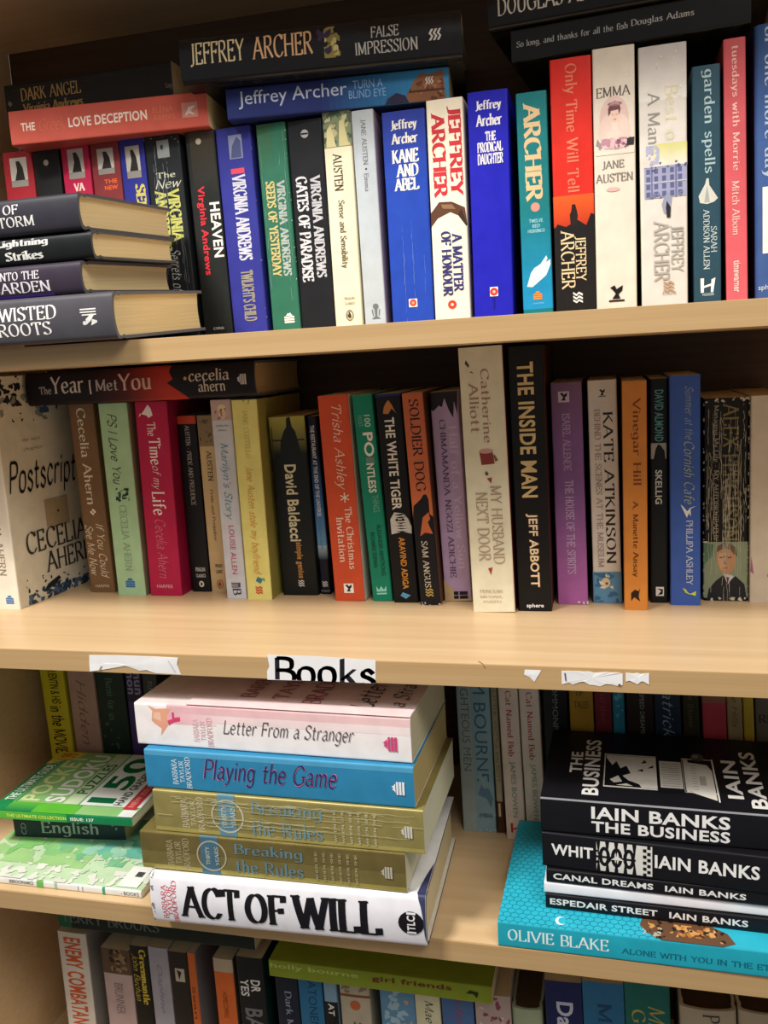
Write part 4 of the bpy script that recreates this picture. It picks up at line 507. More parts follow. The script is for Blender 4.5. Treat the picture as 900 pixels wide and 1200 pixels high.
{'k': 'p', 'n': 'paperback_book', 'l': 'very slim navy and sky blue paperback, left of orange red one', 'g': 'standing books on the middle shelf', 'loc': [-266.0, 178.5, -244.0], 'rot': [0.0, -0.0166, 0.0], 'w': 9.6, 'h': 170.6, 'd': 112.0, 'c': '#12182a', 'f': '#12182a', 'b': '#12182a', 'pg': '#d8c49a', 'm': 'satin', 'pr': [['r', 'S', '#12182a', 0.2, 0.5, 0, 1, '#2f6ba6'], ['r', 'S', '#2f6ba6', 0.5, 0.72, 0, 1, '#6fa3cc'], ['r', 'S', '#a9c6da', 0.72, 0.8, 0, 1, '#12182a'], ['t', 'S', 'THE RESTAURANT AT THE END OF THE UNIVERSE', 'b', '#cfd4dc', 0.048, 0.552, 0.3, 0.7, 'D'], ['t', 'S', 'DOUGLAS ADAMS', 's', '#4d7aa6', 0.585, 0.743, 0.35, 0.65, 'D'], ['l', 'S', 'pan', '#d8d8d8', 0.94, 0.5, 6, None], ['t', 'S', 'Pan Heinemann', 's', '#ccc', 0.974, 0.983, 0.1, 0.9, 'H']]},
{'k': 'p', 'n': 'paperback_book', 'l': 'orange red paperback with white handwritten author name', 'g': 'standing books on the middle shelf', 'loc': [-235.6, 156.5, -243.7], 'rot': [0.0, -0.0232, 0.0], 'w': 28.5, 'h': 189.9, 'd': 118.0, 'c': '#cf5130', 'f': '#d9d6cc', 'b': '#cf5130', 'pg': '#d8c49a', 'm': 'satin', 'pr': [['t', 'S', 'Trisha Ashley', 'i', '#efc9b4', 0.046, 0.451, 0.34, 0.76, 'D'], ['l', 'S', 'star', '#f0d8c8', 0.489, 0.62, 9, None], ['t', 'S', 'The Christmas', 'r', '#efd3c2', 0.534, 0.841, 0.58, 0.82, 'D'], ['t', 'S', 'Invitation', 'r', '#efd3c2', 0.584, 0.803, 0.28, 0.52, 'D'], ['l', 'S', 'swan', '#1a1a1a', 0.936, 0.5, 9, '#f2efe8']]},
{'k': 'p', 'n': 'paperback_book', 'l': 'green turquoise paperback with chunky white word, left of black one', 'g': 'standing books on the middle shelf', 'loc': [-204.4, 157.5, -243.6], 'rot': [0.0, -0.0461, 0.0], 'w': 18.7, 'h': 189.3, 'd': 125.0, 'c': '#158468', 'f': '#158468', 'b': '#158468', 'pg': '#d8c49a', 'm': 'satin', 'pr': [['t', 'S', '100', 'b', '#a9cdbd', 0.096, 0.153, 0.5, 0.8, 'D'], ['t', 'S', 'MOST', 's', '#7fb3a0', 0.096, 0.149, 0.2, 0.4, 'D'], ['t', 'S', 'PO', 'b', '#e6e6dc', 0.178, 0.293, 0.36, 0.84, 'D'], ['t', 'S', 'I', 'b', '#6b8f82', 0.297, 0.326, 0.4, 0.8, 'D'], ['t', 'S', 'NTLESS', 'b', '#e6e6dc', 0.326, 0.466, 0.38, 0.76, 'D'], ['t', 'S', 'THINGS', 's', '#6db39b', 0.478, 0.561, 0.5, 0.8, 'D'], ['t', 'S', 'ALEXANDER ARMSTRONG', 's', '#0a3a33', 0.622, 0.873, 0.58, 0.78, 'D'], ['t', 'S', 'RICHARD OSMAN', 's', '#0a3a33', 0.659, 0.832, 0.24, 0.44, 'D'], ['l', 'S', 'crown', '#8fd6c2', 0.948, 0.5, 9, None]]},
{'k': 'p', 'n': 'paperback_book', 'l': 'black paperback with white title and tiger face, right of green one', 'g': 'standing books on the middle shelf', 'loc': [-181.3, 153.8, -243.6], 'rot': [0.0, -0.0368, 0.0], 'w': 23.1, 'h': 189.1, 'd': 125.0, 'c': '#131114', 'f': '#131114', 'b': '#131114', 'pg': '#d8c49a', 'm': 'satin', 'pr': [['p', 'S', '#b9793f', [(0.09, 0.25), (0.061, 0.3), (0.041, 0.4), (0.029, 0.5), (0.053, 0.62), (0.077, 0.7), (0.094, 0.78), (0.069, 0.6), (0.094, 0.45)]], ['t', 'S', 'THE WHITE TIGER', 'b', '#e4ddcf', 0.11, 0.546, 0.28, 0.66, 'D'], ['p', 'S', '#c9c5bd', [(0.664, 0.16), (0.591, 0.16), (0.558, 0.34), (0.566, 0.7), (0.591, 0.86), (0.631, 0.97), (0.664, 0.95), (0.652, 0.6)]], ['p', 'S', '#24211f', [(0.57, 0.3), (0.576, 0.55), (0.569, 0.82), (0.566, 0.6)]], ['p', 'S', '#24211f', [(0.583, 0.36), (0.589, 0.55), (0.582, 0.82), (0.58, 0.6)]], ['p', 'S', '#24211f', [(0.596, 0.3), (0.602, 0.55), (0.596, 0.82), (0.594, 0.6)]], ['p', 'S', '#24211f', [(0.609, 0.36), (0.615, 0.55), (0.61, 0.82), (0.608, 0.6)]], ['p', 'S', '#24211f', [(0.622, 0.3), (0.628, 0.55), (0.624, 0.82), (0.622, 0.6)]], ['p', 'S', '#24211f', [(0.635, 0.36), (0.641, 0.55), (0.638, 0.82), (0.635, 0.6)]], ['p', 'S', '#24211f', [(0.648, 0.3), (0.654, 0.55), (0.652, 0.82), (0.649, 0.6)]], ['e', 'S', '#24211f', 0.595, 0.42, 1.4, 1.2], ['e', 'S', '#24211f', 0.595, 0.66, 1.4, 1.2], ['p', 'S', '#6b4a44', [(0.619, 0.48), (0.619, 0.62), (0.631, 0.55)]], ['t', 'S', 'ARAVIND ADIGA', 'b', '#d08c33', 0.68, 0.933, 0.42, 0.66, 'D'], ['p', 'S', '#5b9ac2', [(0.949, 0.4), (0.965, 0.3), (0.982, 0.5), (0.965, 0.7)]], ['r', 'S', '#17306a', 0.0, 0.012, 0, 1, None]]},
{'k': 'p', 'n': 'paperback_book', 'l': 'orange topped paperback with black silhouettes, dark below', 'g': 'standing books on the middle shelf', 'loc': [-157.5, 146.9, -243.7], 'rot': [0.0, -0.0403, 0.0], 'w': 18.3, 'h': 189.4, 'd': 125.0, 'c': '#17151a', 'f': '#5d3a28', 'b': '#17151a', 'pg': '#d8c49a', 'm': 'satin', 'pr': [['r', 'S', '#bb6140', 0.0, 0.578, 0, 1, '#d07044'], ['p', 'S', '#17151a', [(0.586, 0), (0.522, 0.1), (0.489, 0.5), (0.473, 0.6), (0.469, 0.75), (0.493, 0.85), (0.562, 0.85), (0.578, 1), (0.61, 1), (0.61, 0)]], ['p', 'S', '#c4683c', [(0.666, 0.3), (0.578, 0.5), (0.554, 0.8), (0.586, 0.85), (0.602, 0.72), (0.658, 0.92), (0.65, 0.55)]], ['t', 'S', 'SOLDIER DOG', 'r', '#241d1c', 0.029, 0.457, 0.3, 0.78, 'D'], ['t', 'S', 'SAM ANGUS', 'r', '#c9bfae', 0.69, 0.914, 0.32, 0.62, 'D'], ['l', 'S', 'pan', '#b69a55', 0.938, 0.5, 8, None], ['n', 'S', '#c9c2b6', 0.985, 1, 0.1, 1, 6, 1.3, 52]]},
{'k': 'p', 'n': 'paperback_book', 'l': 'lilac paperback with torn dark head, two lines of faint lettering', 'g': 'standing books on the middle shelf', 'loc': [-134.5, 161.2, -243.7], 'rot': [0.0, -0.0314, 0.0], 'w': 24.3, 'h': 188.5, 'd': 125.0, 'c': '#b59cc4', 'f': '#b59cc4', 'b': '#b59cc4', 'pg': '#d8c49a', 'm': 'satin', 'pr': [['p', 'S', '#231d22', [(0.0, 0), (0.0, 1), (0.108, 0.95), (0.047, 0.86), (0.124, 0.8), (0.087, 0.66), (0.03, 0.52), (0.071, 0.42), (0.063, 0.3), (0.087, 0.1), (0.079, 0)]], ['t', 'S', 'Half of a Yellow Sun', 'r', '#c9b4d0', 0.16, 0.839, 0.6, 0.9, 'D'], ['t', 'S', 'CHIMAMANDA NGOZI ADICHIE', 'r', '#5d4a68', 0.128, 0.883, 0.28, 0.5, 'D'], ['p', 'S', '#b9a27c', [(0.995, 0.0), (0.891, 0.0), (0.94, 0.35), (0.995, 0.5)]], ['r', 'S', '#b9a27c', 0.985, 1, 0, 1, None], ['r', 'S', '#1d1a1e', 0.952, 0.969, 0.35, 0.52, None], ['r', 'S', '#1d1a1e', 0.973, 0.989, 0.35, 0.52, None], ['r', 'S', '#1d1a1e', 0.952, 0.969, 0.56, 0.85, None], ['r', 'S', '#1d1a1e', 0.973, 0.989, 0.56, 0.85, None]]},
{'k': 'p', 'n': 'paperback_book', 'l': 'tallest cream book with a pink cup drawn on its spine', 'g': 'standing books on the middle shelf', 'loc': [-98.2, 128.8, -243.7], 'rot': [0.0, -0.0199, 0.0], 'w': 36.0, 'h': 224.9, 'd': 140.0, 'c': '#e3ddc2', 'f': '#7a2030', 'b': '#e3ddc2', 'pg': '#d8c49a', 'm': 'satin', 'pr': [['p', 'S', '#4a4438', [(0.045, 0.17), (0.058, 0.14), (0.074, 0.22), (0.064, 0.24)]], ['p', 'S', '#4a4438', [(0.087, 0.28), (0.096, 0.34), (0.09, 0.24)]], ['t', 'S', 'Catherine', 'r', '#a88472', 0.08, 0.353, 0.48, 0.68, 'D'], ['t', 'S', 'Alliott', 'r', '#a88472', 0.128, 0.314, 0.2, 0.42, 'D'], ['p', 'S', '#8a3b38', [(0.382, 0.36), (0.379, 0.66), (0.43, 0.7), (0.433, 0.4)]], ['e', 'S', '#c99a94', 0.382, 0.52, 2, 6], ['p', 'S', '#7d5a4a', [(0.395, 0.7), (0.417, 0.78), (0.423, 0.72), (0.401, 0.68)]], ['p', 'S', '#5b5044', [(0.455, 0.5), (0.468, 0.55), (0.475, 0.5), (0.465, 0.46)]], ['p', 'S', '#a0423c', [(0.484, 0.5), (0.481, 0.62), (0.504, 0.6)]], ['t', 'S', 'MY HUSBAND', 'r', '#b09a82', 0.513, 0.812, 0.56, 0.82, 'D'], ['t', 'S', 'NEXT DOOR', 'r', '#b09a82', 0.536, 0.799, 0.22, 0.5, 'D'], ['p', 'S', '#a63c36', [(0.828, 0.42), (0.824, 0.52), (0.853, 0.48)]], ['t', 'S', 'PENGUIN', 'r', '#c0a892', 0.911, 0.924, 0.2, 0.72, 'H'], ['t', 'S', 'MICHAEL', 'r', '#c0a892', 0.933, 0.943, 0.2, 0.72, 'H'], ['t', 'S', 'JOSEPH', 'r', '#c0a892', 0.953, 0.962, 0.25, 0.68, 'H']]},
{'k': 'p', 'n': 'paperback_book', 'l': 'tall black book with bold pale title and orange author name', 'g': 'standing books on the middle shelf', 'loc': [-63.8, 134.1, -243.9], 'rot': [0.0, -0.0131, 0.0], 'w': 28.2, 'h': 223.7, 'd': 140.0, 'c': '#131112', 'f': '#4a2a1e', 'b': '#131112', 'pg': '#d8c49a', 'm': 'satin', 'pr': [['t', 'S', 'THE INSIDE MAN', 'b', '#d9bd84', 0.058, 0.559, 0.25, 0.72, 'D'], ['t', 'S', 'JEFF ABBOTT', 'b', '#dcb07e', 0.62, 0.905, 0.33, 0.68, 'D'], ['t', 'S', 'JEFF ABBOTT', 's', '#f3e0c0', 0.622, 0.903, 0.36, 0.65, 'D'], ['t', 'S', 'sphere', 'b', '#e9e6e0', 0.97, 0.989, 0.26, 0.76, 'H']]},
{'k': 'p', 'n': 'paperback_book', 'l': 'purple paperback shading to magenta at foot, left of white one', 'g': 'standing books on the middle shelf', 'loc': [-32.9, 156.6, -243.9], 'rot': [0.0, -0.0139, 0.0], 'w': 25.4, 'h': 191.6, 'd': 118.0, 'c': '#835a94', 'f': '#5d2f63', 'b': '#835a94', 'pg': '#d8c49a', 'm': 'satin', 'pr': [['r', 'S', '#7a5878', 0.0, 0.3, 0, 1, '#835a94'], ['r', 'S', '#835a94', 0.5, 1, 0, 1, '#ad62a6'], ['l', 'S', 'swan', '#2a1c30', 0.061, 0.42, 9, '#c9b6cc'], ['t', 'S', 'ISABEL ALLENDE', 'r', '#b39ac0', 0.134, 0.387, 0.34, 0.6, 'D'], ['t', 'S', 'THE HOUSE OF THE SPIRITS', 'r', '#c2a9cc', 0.429, 0.856, 0.36, 0.64, 'D'], ['n', 'S', '#e6d9e6', 0.985, 1, 0.6, 1, 4, 1.6, 55]]},
{'k': 'p', 'n': 'paperback_book', 'l': 'white paperback with dark author name and blue painting at foot', 'g': 'standing books on the middle shelf', 'loc': [-3.5, 162.2, -243.9], 'rot': [0.0, -0.0152, 0.0], 'w': 23.7, 'h': 192.1, 'd': 118.0, 'c': '#d8cfc4', 'f': '#3a1a20', 'b': '#d8cfc4', 'pg': '#d8c49a', 'm': 'satin', 'pr': [['l', 'S', 'swan', '#2a2624', 0.053, 0.5, 7, None], ['t', 'S', 'KATE ATKINSON', 'r', '#2c2620', 0.137, 0.817, 0.5, 0.84, 'D'], ['t', 'S', 'BEHIND THE SCENES AT THE MUSEUM', 'r', '#a08a86', 0.125, 0.832, 0.2, 0.42, 'D'], ['r', 'S', '#5f8fb4', 0.855, 0.999, 0, 1, None], ['n', 'S', '#3f6f94', 0.859, 0.996, 0.05, 0.95, 12, 3.4, 57], ['e', 'S', '#d8c9a0', 0.904, 0.45, 4.5, 3.6], ['n', 'S', '#e9dcc0', 0.866, 0.935, 0.2, 0.7, 5, 1.8, 58], ['e', 'S', '#7d4a2c', 0.908, 0.48, 1.2, 1.2]]},
{'k': 'p', 'n': 'paperback_book', 'l': 'orange paperback with brown title, left of slim black one', 'g': 'standing books on the middle shelf', 'loc': [19.6, 142.3, -244.0], 'rot': [0.0, -0.0028, 0.0], 'w': 19.1, 'h': 191.0, 'd': 118.0, 'c': '#cc8138', 'f': '#cc8138', 'b': '#cc8138', 'pg': '#d8c49a', 'm': 'satin', 'pr': [['t', 'S', 'Vinegar Hill', 'r', '#7d3f1c', 0.069, 0.445, 0.34, 0.76, 'D'], ['t', 'S', 'A. Manette Ansay', 'r', '#5d3016', 0.512, 0.85, 0.34, 0.62, 'D'], ['p', 'S', '#2b1a10', [(0.921, 0.3), (0.906, 0.45), (0.913, 0.6), (0.899, 0.66), (0.936, 0.6), (0.958, 0.66), (0.94, 0.42), (0.958, 0.3)]]]},
{'k': 'p', 'n': 'paperback_book', 'l': 'slim black paperback with teal author name and white title', 'g': 'standing books on the middle shelf', 'loc': [39.5, 165.9, -244.0], 'rot': [0.0, -0.001, 0.0], 'w': 14.2, 'h': 191.2, 'd': 118.0, 'c': '#14191c', 'f': '#14191c', 'b': '#14191c', 'pg': '#d8c49a', 'm': 'satin', 'pr': [['t', 'S', 'DAVID ALMOND', 'b', '#5d9ba0', 0.048, 0.272, 0.26, 0.74, 'D'], ['r', 'S', '#a9aba4', 0.279, 0.348, 0.05, 0.9, None], ['p', 'S', '#14191c', [(0.348, 0.2), (0.306, 0.3), (0.283, 0.45), (0.291, 0.6), (0.314, 0.8), (0.348, 0.85)]], ['t', 'S', 'SKELLIG', 'b', '#d4dcd6', 0.397, 0.549, 0.28, 0.66, 'D'], ['r', 'S', '#e6e6e2', 0.926, 0.968, 0.3, 0.75, None], ['p', 'S', '#14191c', [(0.933, 0.35), (0.945, 0.6), (0.964, 0.4), (0.96, 0.68), (0.937, 0.7)]]]},
{'k': 'p', 'n': 'paperback_book', 'l': 'cobalt blue paperback with a white bird and green leaf emblem', 'g': 'standing books on the middle shelf', 'loc': [60.3, 159.3, -244.0], 'rot': [0.0, -0.0066, 0.0], 'w': 24.1, 'h': 193.2, 'd': 118.0, 'c': '#3e5fb0', 'f': '#3e5fb0', 'b': '#3e5fb0', 'pg': '#d8c49a', 'm': 'satin', 'pr': [['t', 'S', 'Summer at the', 'i', '#8fa4a8', 0.046, 0.272, 0.5, 0.78, 'D'], ['t', 'S', 'Cornish Cafe', 'i', '#a6b496', 0.28, 0.55, 0.46, 0.8, 'D'], ['p', 'S', '#e6e6de', [(0.55, 0.35), (0.557, 0.42), (0.587, 0.6), (0.602, 0.68), (0.565, 0.66), (0.557, 0.85), (0.572, 0.64), (0.609, 0.55)]], ['t', 'S', 'PHILLIPA ASHLEY', 'r', '#c2cce0', 0.62, 0.906, 0.52, 0.74, 'D'], ['p', 'S', '#c6d24a', [(0.92, 0.4), (0.943, 0.5), (0.957, 0.82), (0.935, 0.84), (0.95, 0.6), (0.928, 0.52)]]]},
{'k': 'p', 'n': 'paperback_book', 'l': "worn thick black paperback with a man's face low on its spine", 'g': 'standing books on the middle shelf', 'loc': [93.8, 174.8, -243.9], 'rot': [0.0, -0.0063, 0.0], 'w': 34.7, 'h': 172.6, 'd': 118.0, 'c': '#1b1712', 'f': '#1b1712', 'b': '#1b1712', 'pg': '#d8c49a', 'm': 'satin', 'pr': [['t', 'S', 'Managing My Life - MY AUTOBIOGRAPHY', 'r', '#9b927e', 0.034, 0.697, 0.2, 0.34, 'D'], ['t', 'S', 'ALEX FERGUSON', 'r', '#776c40', 0.025, 0.697, 0.42, 0.78, 'D'], ['r', 'S', '#8a967a', 0.701, 0.985, 0, 1, None], ['p', 'S', '#c08e66', [(0.743, 0.3), (0.73, 0.5), (0.747, 0.68), (0.797, 0.72), (0.839, 0.68), (0.865, 0.56), (0.86, 0.42), (0.814, 0.32)]], ['p', 'S', '#d2a27c', [(0.756, 0.36), (0.756, 0.52), (0.814, 0.5), (0.848, 0.5), (0.839, 0.38), (0.789, 0.33)]], ['p', 'S', '#6b5a48', [(0.756, 0.28), (0.722, 0.32), (0.705, 0.45), (0.709, 0.6), (0.73, 0.72), (0.772, 0.76), (0.764, 0.68), (0.739, 0.6), (0.735, 0.44)]], ['p', 'S', '#24262c', [(0.995, 0.08), (0.94, 0.12), (0.898, 0.28), (0.869, 0.44), (0.898, 0.6), (0.873, 0.72), (0.915, 0.92), (0.995, 0.98)]], ['p', 'S', '#c9ccd2', [(0.86, 0.44), (0.915, 0.55), (0.873, 0.68), (0.865, 0.56)]], ['p', 'S', '#7d2f2c', [(0.877, 0.52), (0.923, 0.54), (0.881, 0.58)]], ['r', 'S', '#4a3226', 0.777, 0.782, 0.36, 0.45, None], ['r', 'S', '#4a3226', 0.777, 0.782, 0.54, 0.63, None], ['p', 'S', '#a8704f', [(0.785, 0.47), (0.814, 0.46), (0.814, 0.54)]], ['r', 'S', '#8a4a40', 0.831, 0.835, 0.43, 0.56, None], ['p', 'S', '#5d7a5c', [(0.705, 0.02), (0.814, 0.02), (0.772, 0.2), (0.714, 0.24)]], ['n', 'S', '#2a1c14', 0.772, 0.789, 0.4, 0.62, 3, 0.8, 60], ['c', 'S', '#b5ad98', 44, 61, 0.05, 0.95, 0, 1, 0.38], ['n', 'S', '#cfc7b4', 0.0, 1, 0.0, 0.03, 26, 1.2, 62], ['n', 'S', '#cfc7b4', 0.0, 1, 0.97, 1, 26, 1.2, 63], ['n', 'S', '#cfc7b4', 0.98, 1, 0, 1, 12, 1.5, 64], ['n', 'S', '#cfc7b4', 0.0, 0.02, 0, 1, 12, 1.3, 65], ['r', 'S', '#cfc7b4', 0.697, 0.705, 0, 0.1, None]]},
{'k': 'p', 'n': 'paperback_book', 'l': 'pale cream paperback with faded grey lettering at the right end, middle shelf', 'g': 'standing books on the middle shelf', 'loc': [126.1, 170.6, -244.0], 'rot': [0.0, -0.0073, 0.0], 'w': 27.1, 'h': 173.6, 'd': 125.0, 'c': '#d3c6b2', 'f': '#d3c6b2', 'b': '#d3c6b2', 'pg': '#d8c49a', 'm': 'satin', 'pr': [['t', 'S', 'camouflage', 's', '#8a7f70', 0.045, 0.563, 0.5, 0.85, 'D'], ['t', 'S', 'man', 's', '#5f9a94', 0.645, 0.768, 0.6, 0.9, 'D'], ['p', 'S', '#8a3a34', [(0.842, 0.55), (0.867, 0.5), (0.891, 0.66), (0.858, 0.75)]], ['p', 'S', '#a9608a', [(0.768, 0.05), (0.842, 0.02), (0.858, 0.12)]], ['p', 'S', '#5d4436', [(0.008, 0.7), (0.029, 0.66), (0.045, 0.78)]]]},
{'k': 'h', 'n': 'hardback_book', 'l': 'black and red hardback lying flat across the books at left, middle shelf', 'loc': [-310.3, 150.0, -35.4], 'rot': [0.0, -1.5708, 0.0], 'w': 31.8, 'h': 238.0, 'd': 128.0, 'c': '#17131a', 'f': '#17131a', 'b': '#17131a', 'pg': '#b59a6a', 'm': 'satin', 'pr': [['r', 'S', '#17131a', 0.299, 0.448, 0, 1, '#4a1d1c'], ['r', 'S', '#4a1d1c', 0.448, 0.634, 0, 1, '#b5352a'], ['r', 'S', '#b5352a', 0.634, 0.717, 0, 1, '#b5352a'], ['p', 'S', '#17131a', [(0.653, 1), (0.646, 0.8), (0.661, 0.6), (0.634, 0.5), (0.672, 0.3), (0.709, 0.1), (0.717, 0), (0.754, 0), (0.754, 1)]], ['e', 'S', '#c9a25c', 0.713, 0.6, 1.6, 1.6], ['t', 'S', 'The', 'r', '#b4afb0', 0.063, 0.119, 0.34, 0.58, 'D'], ['t', 'S', 'Year', 'r', '#cfc9c8', 0.116, 0.269, 0.34, 0.86, 'D'], ['t', 'S', '|', 'r', '#cfc9c8', 0.291, 0.302, 0.28, 0.7, 'D'], ['t', 'S', 'Met', 'r', '#b4afb0', 0.321, 0.422, 0.36, 0.7, 'D'], ['t', 'S', 'You', 'r', '#d6b0a8', 0.422, 0.567, 0.34, 0.84, 'D'], ['t', 'S', 'cecelia', 'r', '#cbbfb0', 0.728, 0.899, 0.5, 0.84, 'D'], ['t', 'S', 'ahern', 'r', '#cbbfb0', 0.765, 0.877, 0.2, 0.52, 'D'], ['l', 'S', 'flame', '#c9c4bc', 0.948, 0.5, 9, None]]},
{'k': 'p', 'n': 'paperback_book', 'l': 'yellow paperback with hand drawn black title, far left of third shelf', 'g': 'standing books at the back of the third shelf', 'loc': [-585.6, 188.0, -468.6], 'rot': [0.0, -0.0204, 0.0], 'w': 29.1, 'h': 197.6, 'd': 100.0, 'c': '#c2b526', 'f': '#c2b526', 'b': '#c2b526', 'pg': '#d8c49a', 'm': 'satin', 'pr': [['t', 'S', 'QUENTIN & HIS', 'm', '#1d1a12', 0.309, 0.521, 0.3, 0.75, 'D'], ['t', 'S', 'in the MOVIE', 'm', '#1d1a12', 0.536, 0.813, 0.22, 0.8, 'D']]},
{'k': 'p', 'n': 'paperback_book', 'l': 'dusty pink paperback with faint script, right of the yellow one', 'g': 'standing books at the back of the third shelf', 'loc': [-552.1, 188.0, -468.7], 'rot': [0.0, -0.0079, 0.0], 'w': 32.1, 'h': 197.8, 'd': 100.0, 'c': '#b08e84', 'f': '#b08e84', 'b': '#b08e84', 'pg': '#d8c49a', 'm': 'satin', 'pr': [['t', 'S', 'Hidden in', 'i', '#7d5f58', 0.376, 0.891, 0.3, 0.65, 'D']]},
{'k': 'p', 'n': 'paperback_book', 'l': 'dark green paperback with dim lettering, behind the pile with white book', 'g': 'standing books at the back of the third shelf', 'loc': [-518.0, 188.0, -468.8], 'rot': [0.0, -0.0012, 0.0], 'w': 33.4, 'h': 197.9, 'd': 100.0, 'c': '#20302a', 'f': '#20302a', 'b': '#20302a', 'pg': '#d8c49a', 'm': 'satin', 'pr': [['t', 'S', 'Burnt for us', 'r', '#52705f', 0.36, 0.598, 0.35, 0.6, 'D'], ['n', 'S', '#3f5c4c', 0.612, 0.88, 0.1, 0.9, 8, 3, 71]]},
{'k': 'p', 'n': 'paperback_book', 'l': 'dark violet paperback with lilac lettering, beside the dark green one', 'g': 'standing books at the back of the third shelf', 'loc': [-491.8, 188.0, -468.7], 'rot': [0.0, 0.0137, 0.0], 'w': 18.4, 'h': 197.8, 'd': 100.0, 'c': '#2f2440', 'f': '#2f2440', 'b': '#2f2440', 'pg': '#d8c49a', 'm': 'satin', 'pr': [['t', 'S', 'nun', 'b', '#8f86b0', 0.321, 0.446, 0.55, 0.9, 'D'], ['t', 'S', 'non', 'b', '#8f86b0', 0.321, 0.446, 0.1, 0.45, 'D'], ['r', 'S', '#4b3a7a', 0.485, 0.99, 0.1, 0.9, None]]},
{'k': 'p', 'n': 'paperback_book', 'l': 'narrow charcoal paperback, last before gap on the third shelf', 'g': 'standing books at the back of the third shelf', 'loc': [-472.7, 188.0, -468.7], 'rot': [0.0, 0.0134, 0.0], 'w': 17.0, 'h': 197.8, 'd': 100.0, 'c': '#3d3c3e', 'f': '#3d3c3e', 'b': '#3d3c3e', 'pg': '#d8c49a', 'm': 'satin', 'pr': [['t', 'S', 'tuu', 's', '#77767a', 0.365, 0.442, 0.4, 0.7, 'D']]},
{'k': 'p', 'n': 'paperback_book', 'l': 'grey blue paperback with big blue author name, behind gap on third shelf', 'g': 'standing books at the back of the third shelf', 'loc': [-123.1, 160.0, -468.7], 'rot': [0.0, -0.0127, 0.0], 'w': 31.1, 'h': 197.7, 'd': 118.0, 'c': '#8aaaba', 'f': '#8aaaba', 'b': '#8aaaba', 'pg': '#d8c49a', 'm': 'satin', 'pr': [['r', 'S', '#9fadad', 0.0, 1, 0, 0.42, None], ['t', 'S', 'THE RIGHTEOUS MEN', 's', '#66777c', 0.098, 0.691, 0.12, 0.36, 'D'], ['t', 'S', 'SAM BOURNE', 's', '#3f6f8c', 0.124, 0.742, 0.5, 0.86, 'D'], ['p', 'S', '#5f84a0', [(0.759, 0.62), (0.81, 0.5), (0.827, 0.75), (0.874, 0.88), (0.827, 0.95), (0.776, 0.84)]], ['n', 'S', '#93b4c4', 0.683, 0.937, 0.45, 1, 8, 3, 73], ['t', 'S', 'HARPER', 's', '#4a6a80', 0.903, 0.925, 0.5, 0.9, 'D'], ['n', 'S', '#d6d6cc', 0.985, 1, 0.1, 1, 6, 0.8, 74]]},
{'k': 'p', 'n': 'paperback_book', 'l': 'very narrow beige paperback squeezed beside the grey blue one', 'g': 'standing books at the back of the third shelf', 'loc': [-102.6, 158.0, -468.8], 'rot': [0.0, -0.0191, 0.0], 'w': 6.1, 'h': 197.8, 'd': 118.0, 'c': '#a39a84', 'f': '#a39a84', 'b': '#a39a84', 'pg': '#d8c49a', 'm': 'satin', 'pr': [['t', 'S', 'THROUGH THE SHUTTLE RACKETT', 'r', '#7d6a45', 0.167, 0.735, 0.3, 0.75, 'D'], ['r', 'S', '#4a2a1e', 0.831, 0.99, 0, 1, None], ['r', 'S', '#c9b9a0', 0.84, 0.907, 0.3, 0.6, None]]},
{'k': 'p', 'n': 'paperback_book', 'l': 'white paperback with red and green lettering, left one of a matching pair', 'g': 'standing books at the back of the third shelf', 'loc': [-88.0, 152.0, -468.6], 'rot': [0.0, -0.0266, 0.0], 'w': 17.5, 'h': 197.6, 'd': 125.0, 'c': '#dccbc0', 'f': '#dccbc0', 'b': '#dccbc0', 'pg': '#d8c49a', 'm': 'satin', 'pr': [['t', 'S', 'A Street Cat Named Bob', 'r', '#a8434a', 0.07, 0.586, 0.36, 0.66, 'D'], ['t', 'S', 'JAMES BOWEN', 's', '#7d9484', 0.611, 0.889, 0.34, 0.66, 'D'], ['l', 'S', 'hod', '#b0343a', 0.947, 0.5, 11, None]]},
{'k': 'p', 'n': 'paperback_book', 'l': 'white paperback with red and green lettering, right one of a matching pair', 'g': 'standing books at the back of the third shelf', 'loc': [-69.0, 152.0, -468.6], 'rot': [0.0, -0.0294, 0.0], 'w': 17.6, 'h': 197.6, 'd': 125.0, 'c': '#d8cac0', 'f': '#d8cac0', 'b': '#d8cac0', 'pg': '#d8c49a', 'm': 'satin', 'pr': [['t', 'S', 'A Street Cat Named Bob', 'r', '#a8434a', 0.068, 0.596, 0.36, 0.66, 'D'], ['t', 'S', 'JAMES BOWEN', 's', '#7d9484', 0.617, 0.894, 0.34, 0.66, 'D'], ['l', 'S', 'hod', '#b0343a', 0.952, 0.5, 11, None]]},
{'k': 'p', 'n': 'paperback_book', 'l': 'wide black book with pale sans lettering, behind the black pile', 'g': 'standing books at the back of the third shelf', 'loc': [-49.1, 158.0, -468.7], 'rot': [0.0, -0.0116, 0.0], 'w': 21.4, 'h': 199.8, 'd': 118.0, 'c': '#15161a', 'f': '#15161a', 'b': '#15161a', 'pg': '#d8c49a', 'm': 'satin', 'pr': [['t', 'S', 'COMMONPLACE', 's', '#6f7274', 0.22, 0.576, 0.4, 0.62, 'D']]},
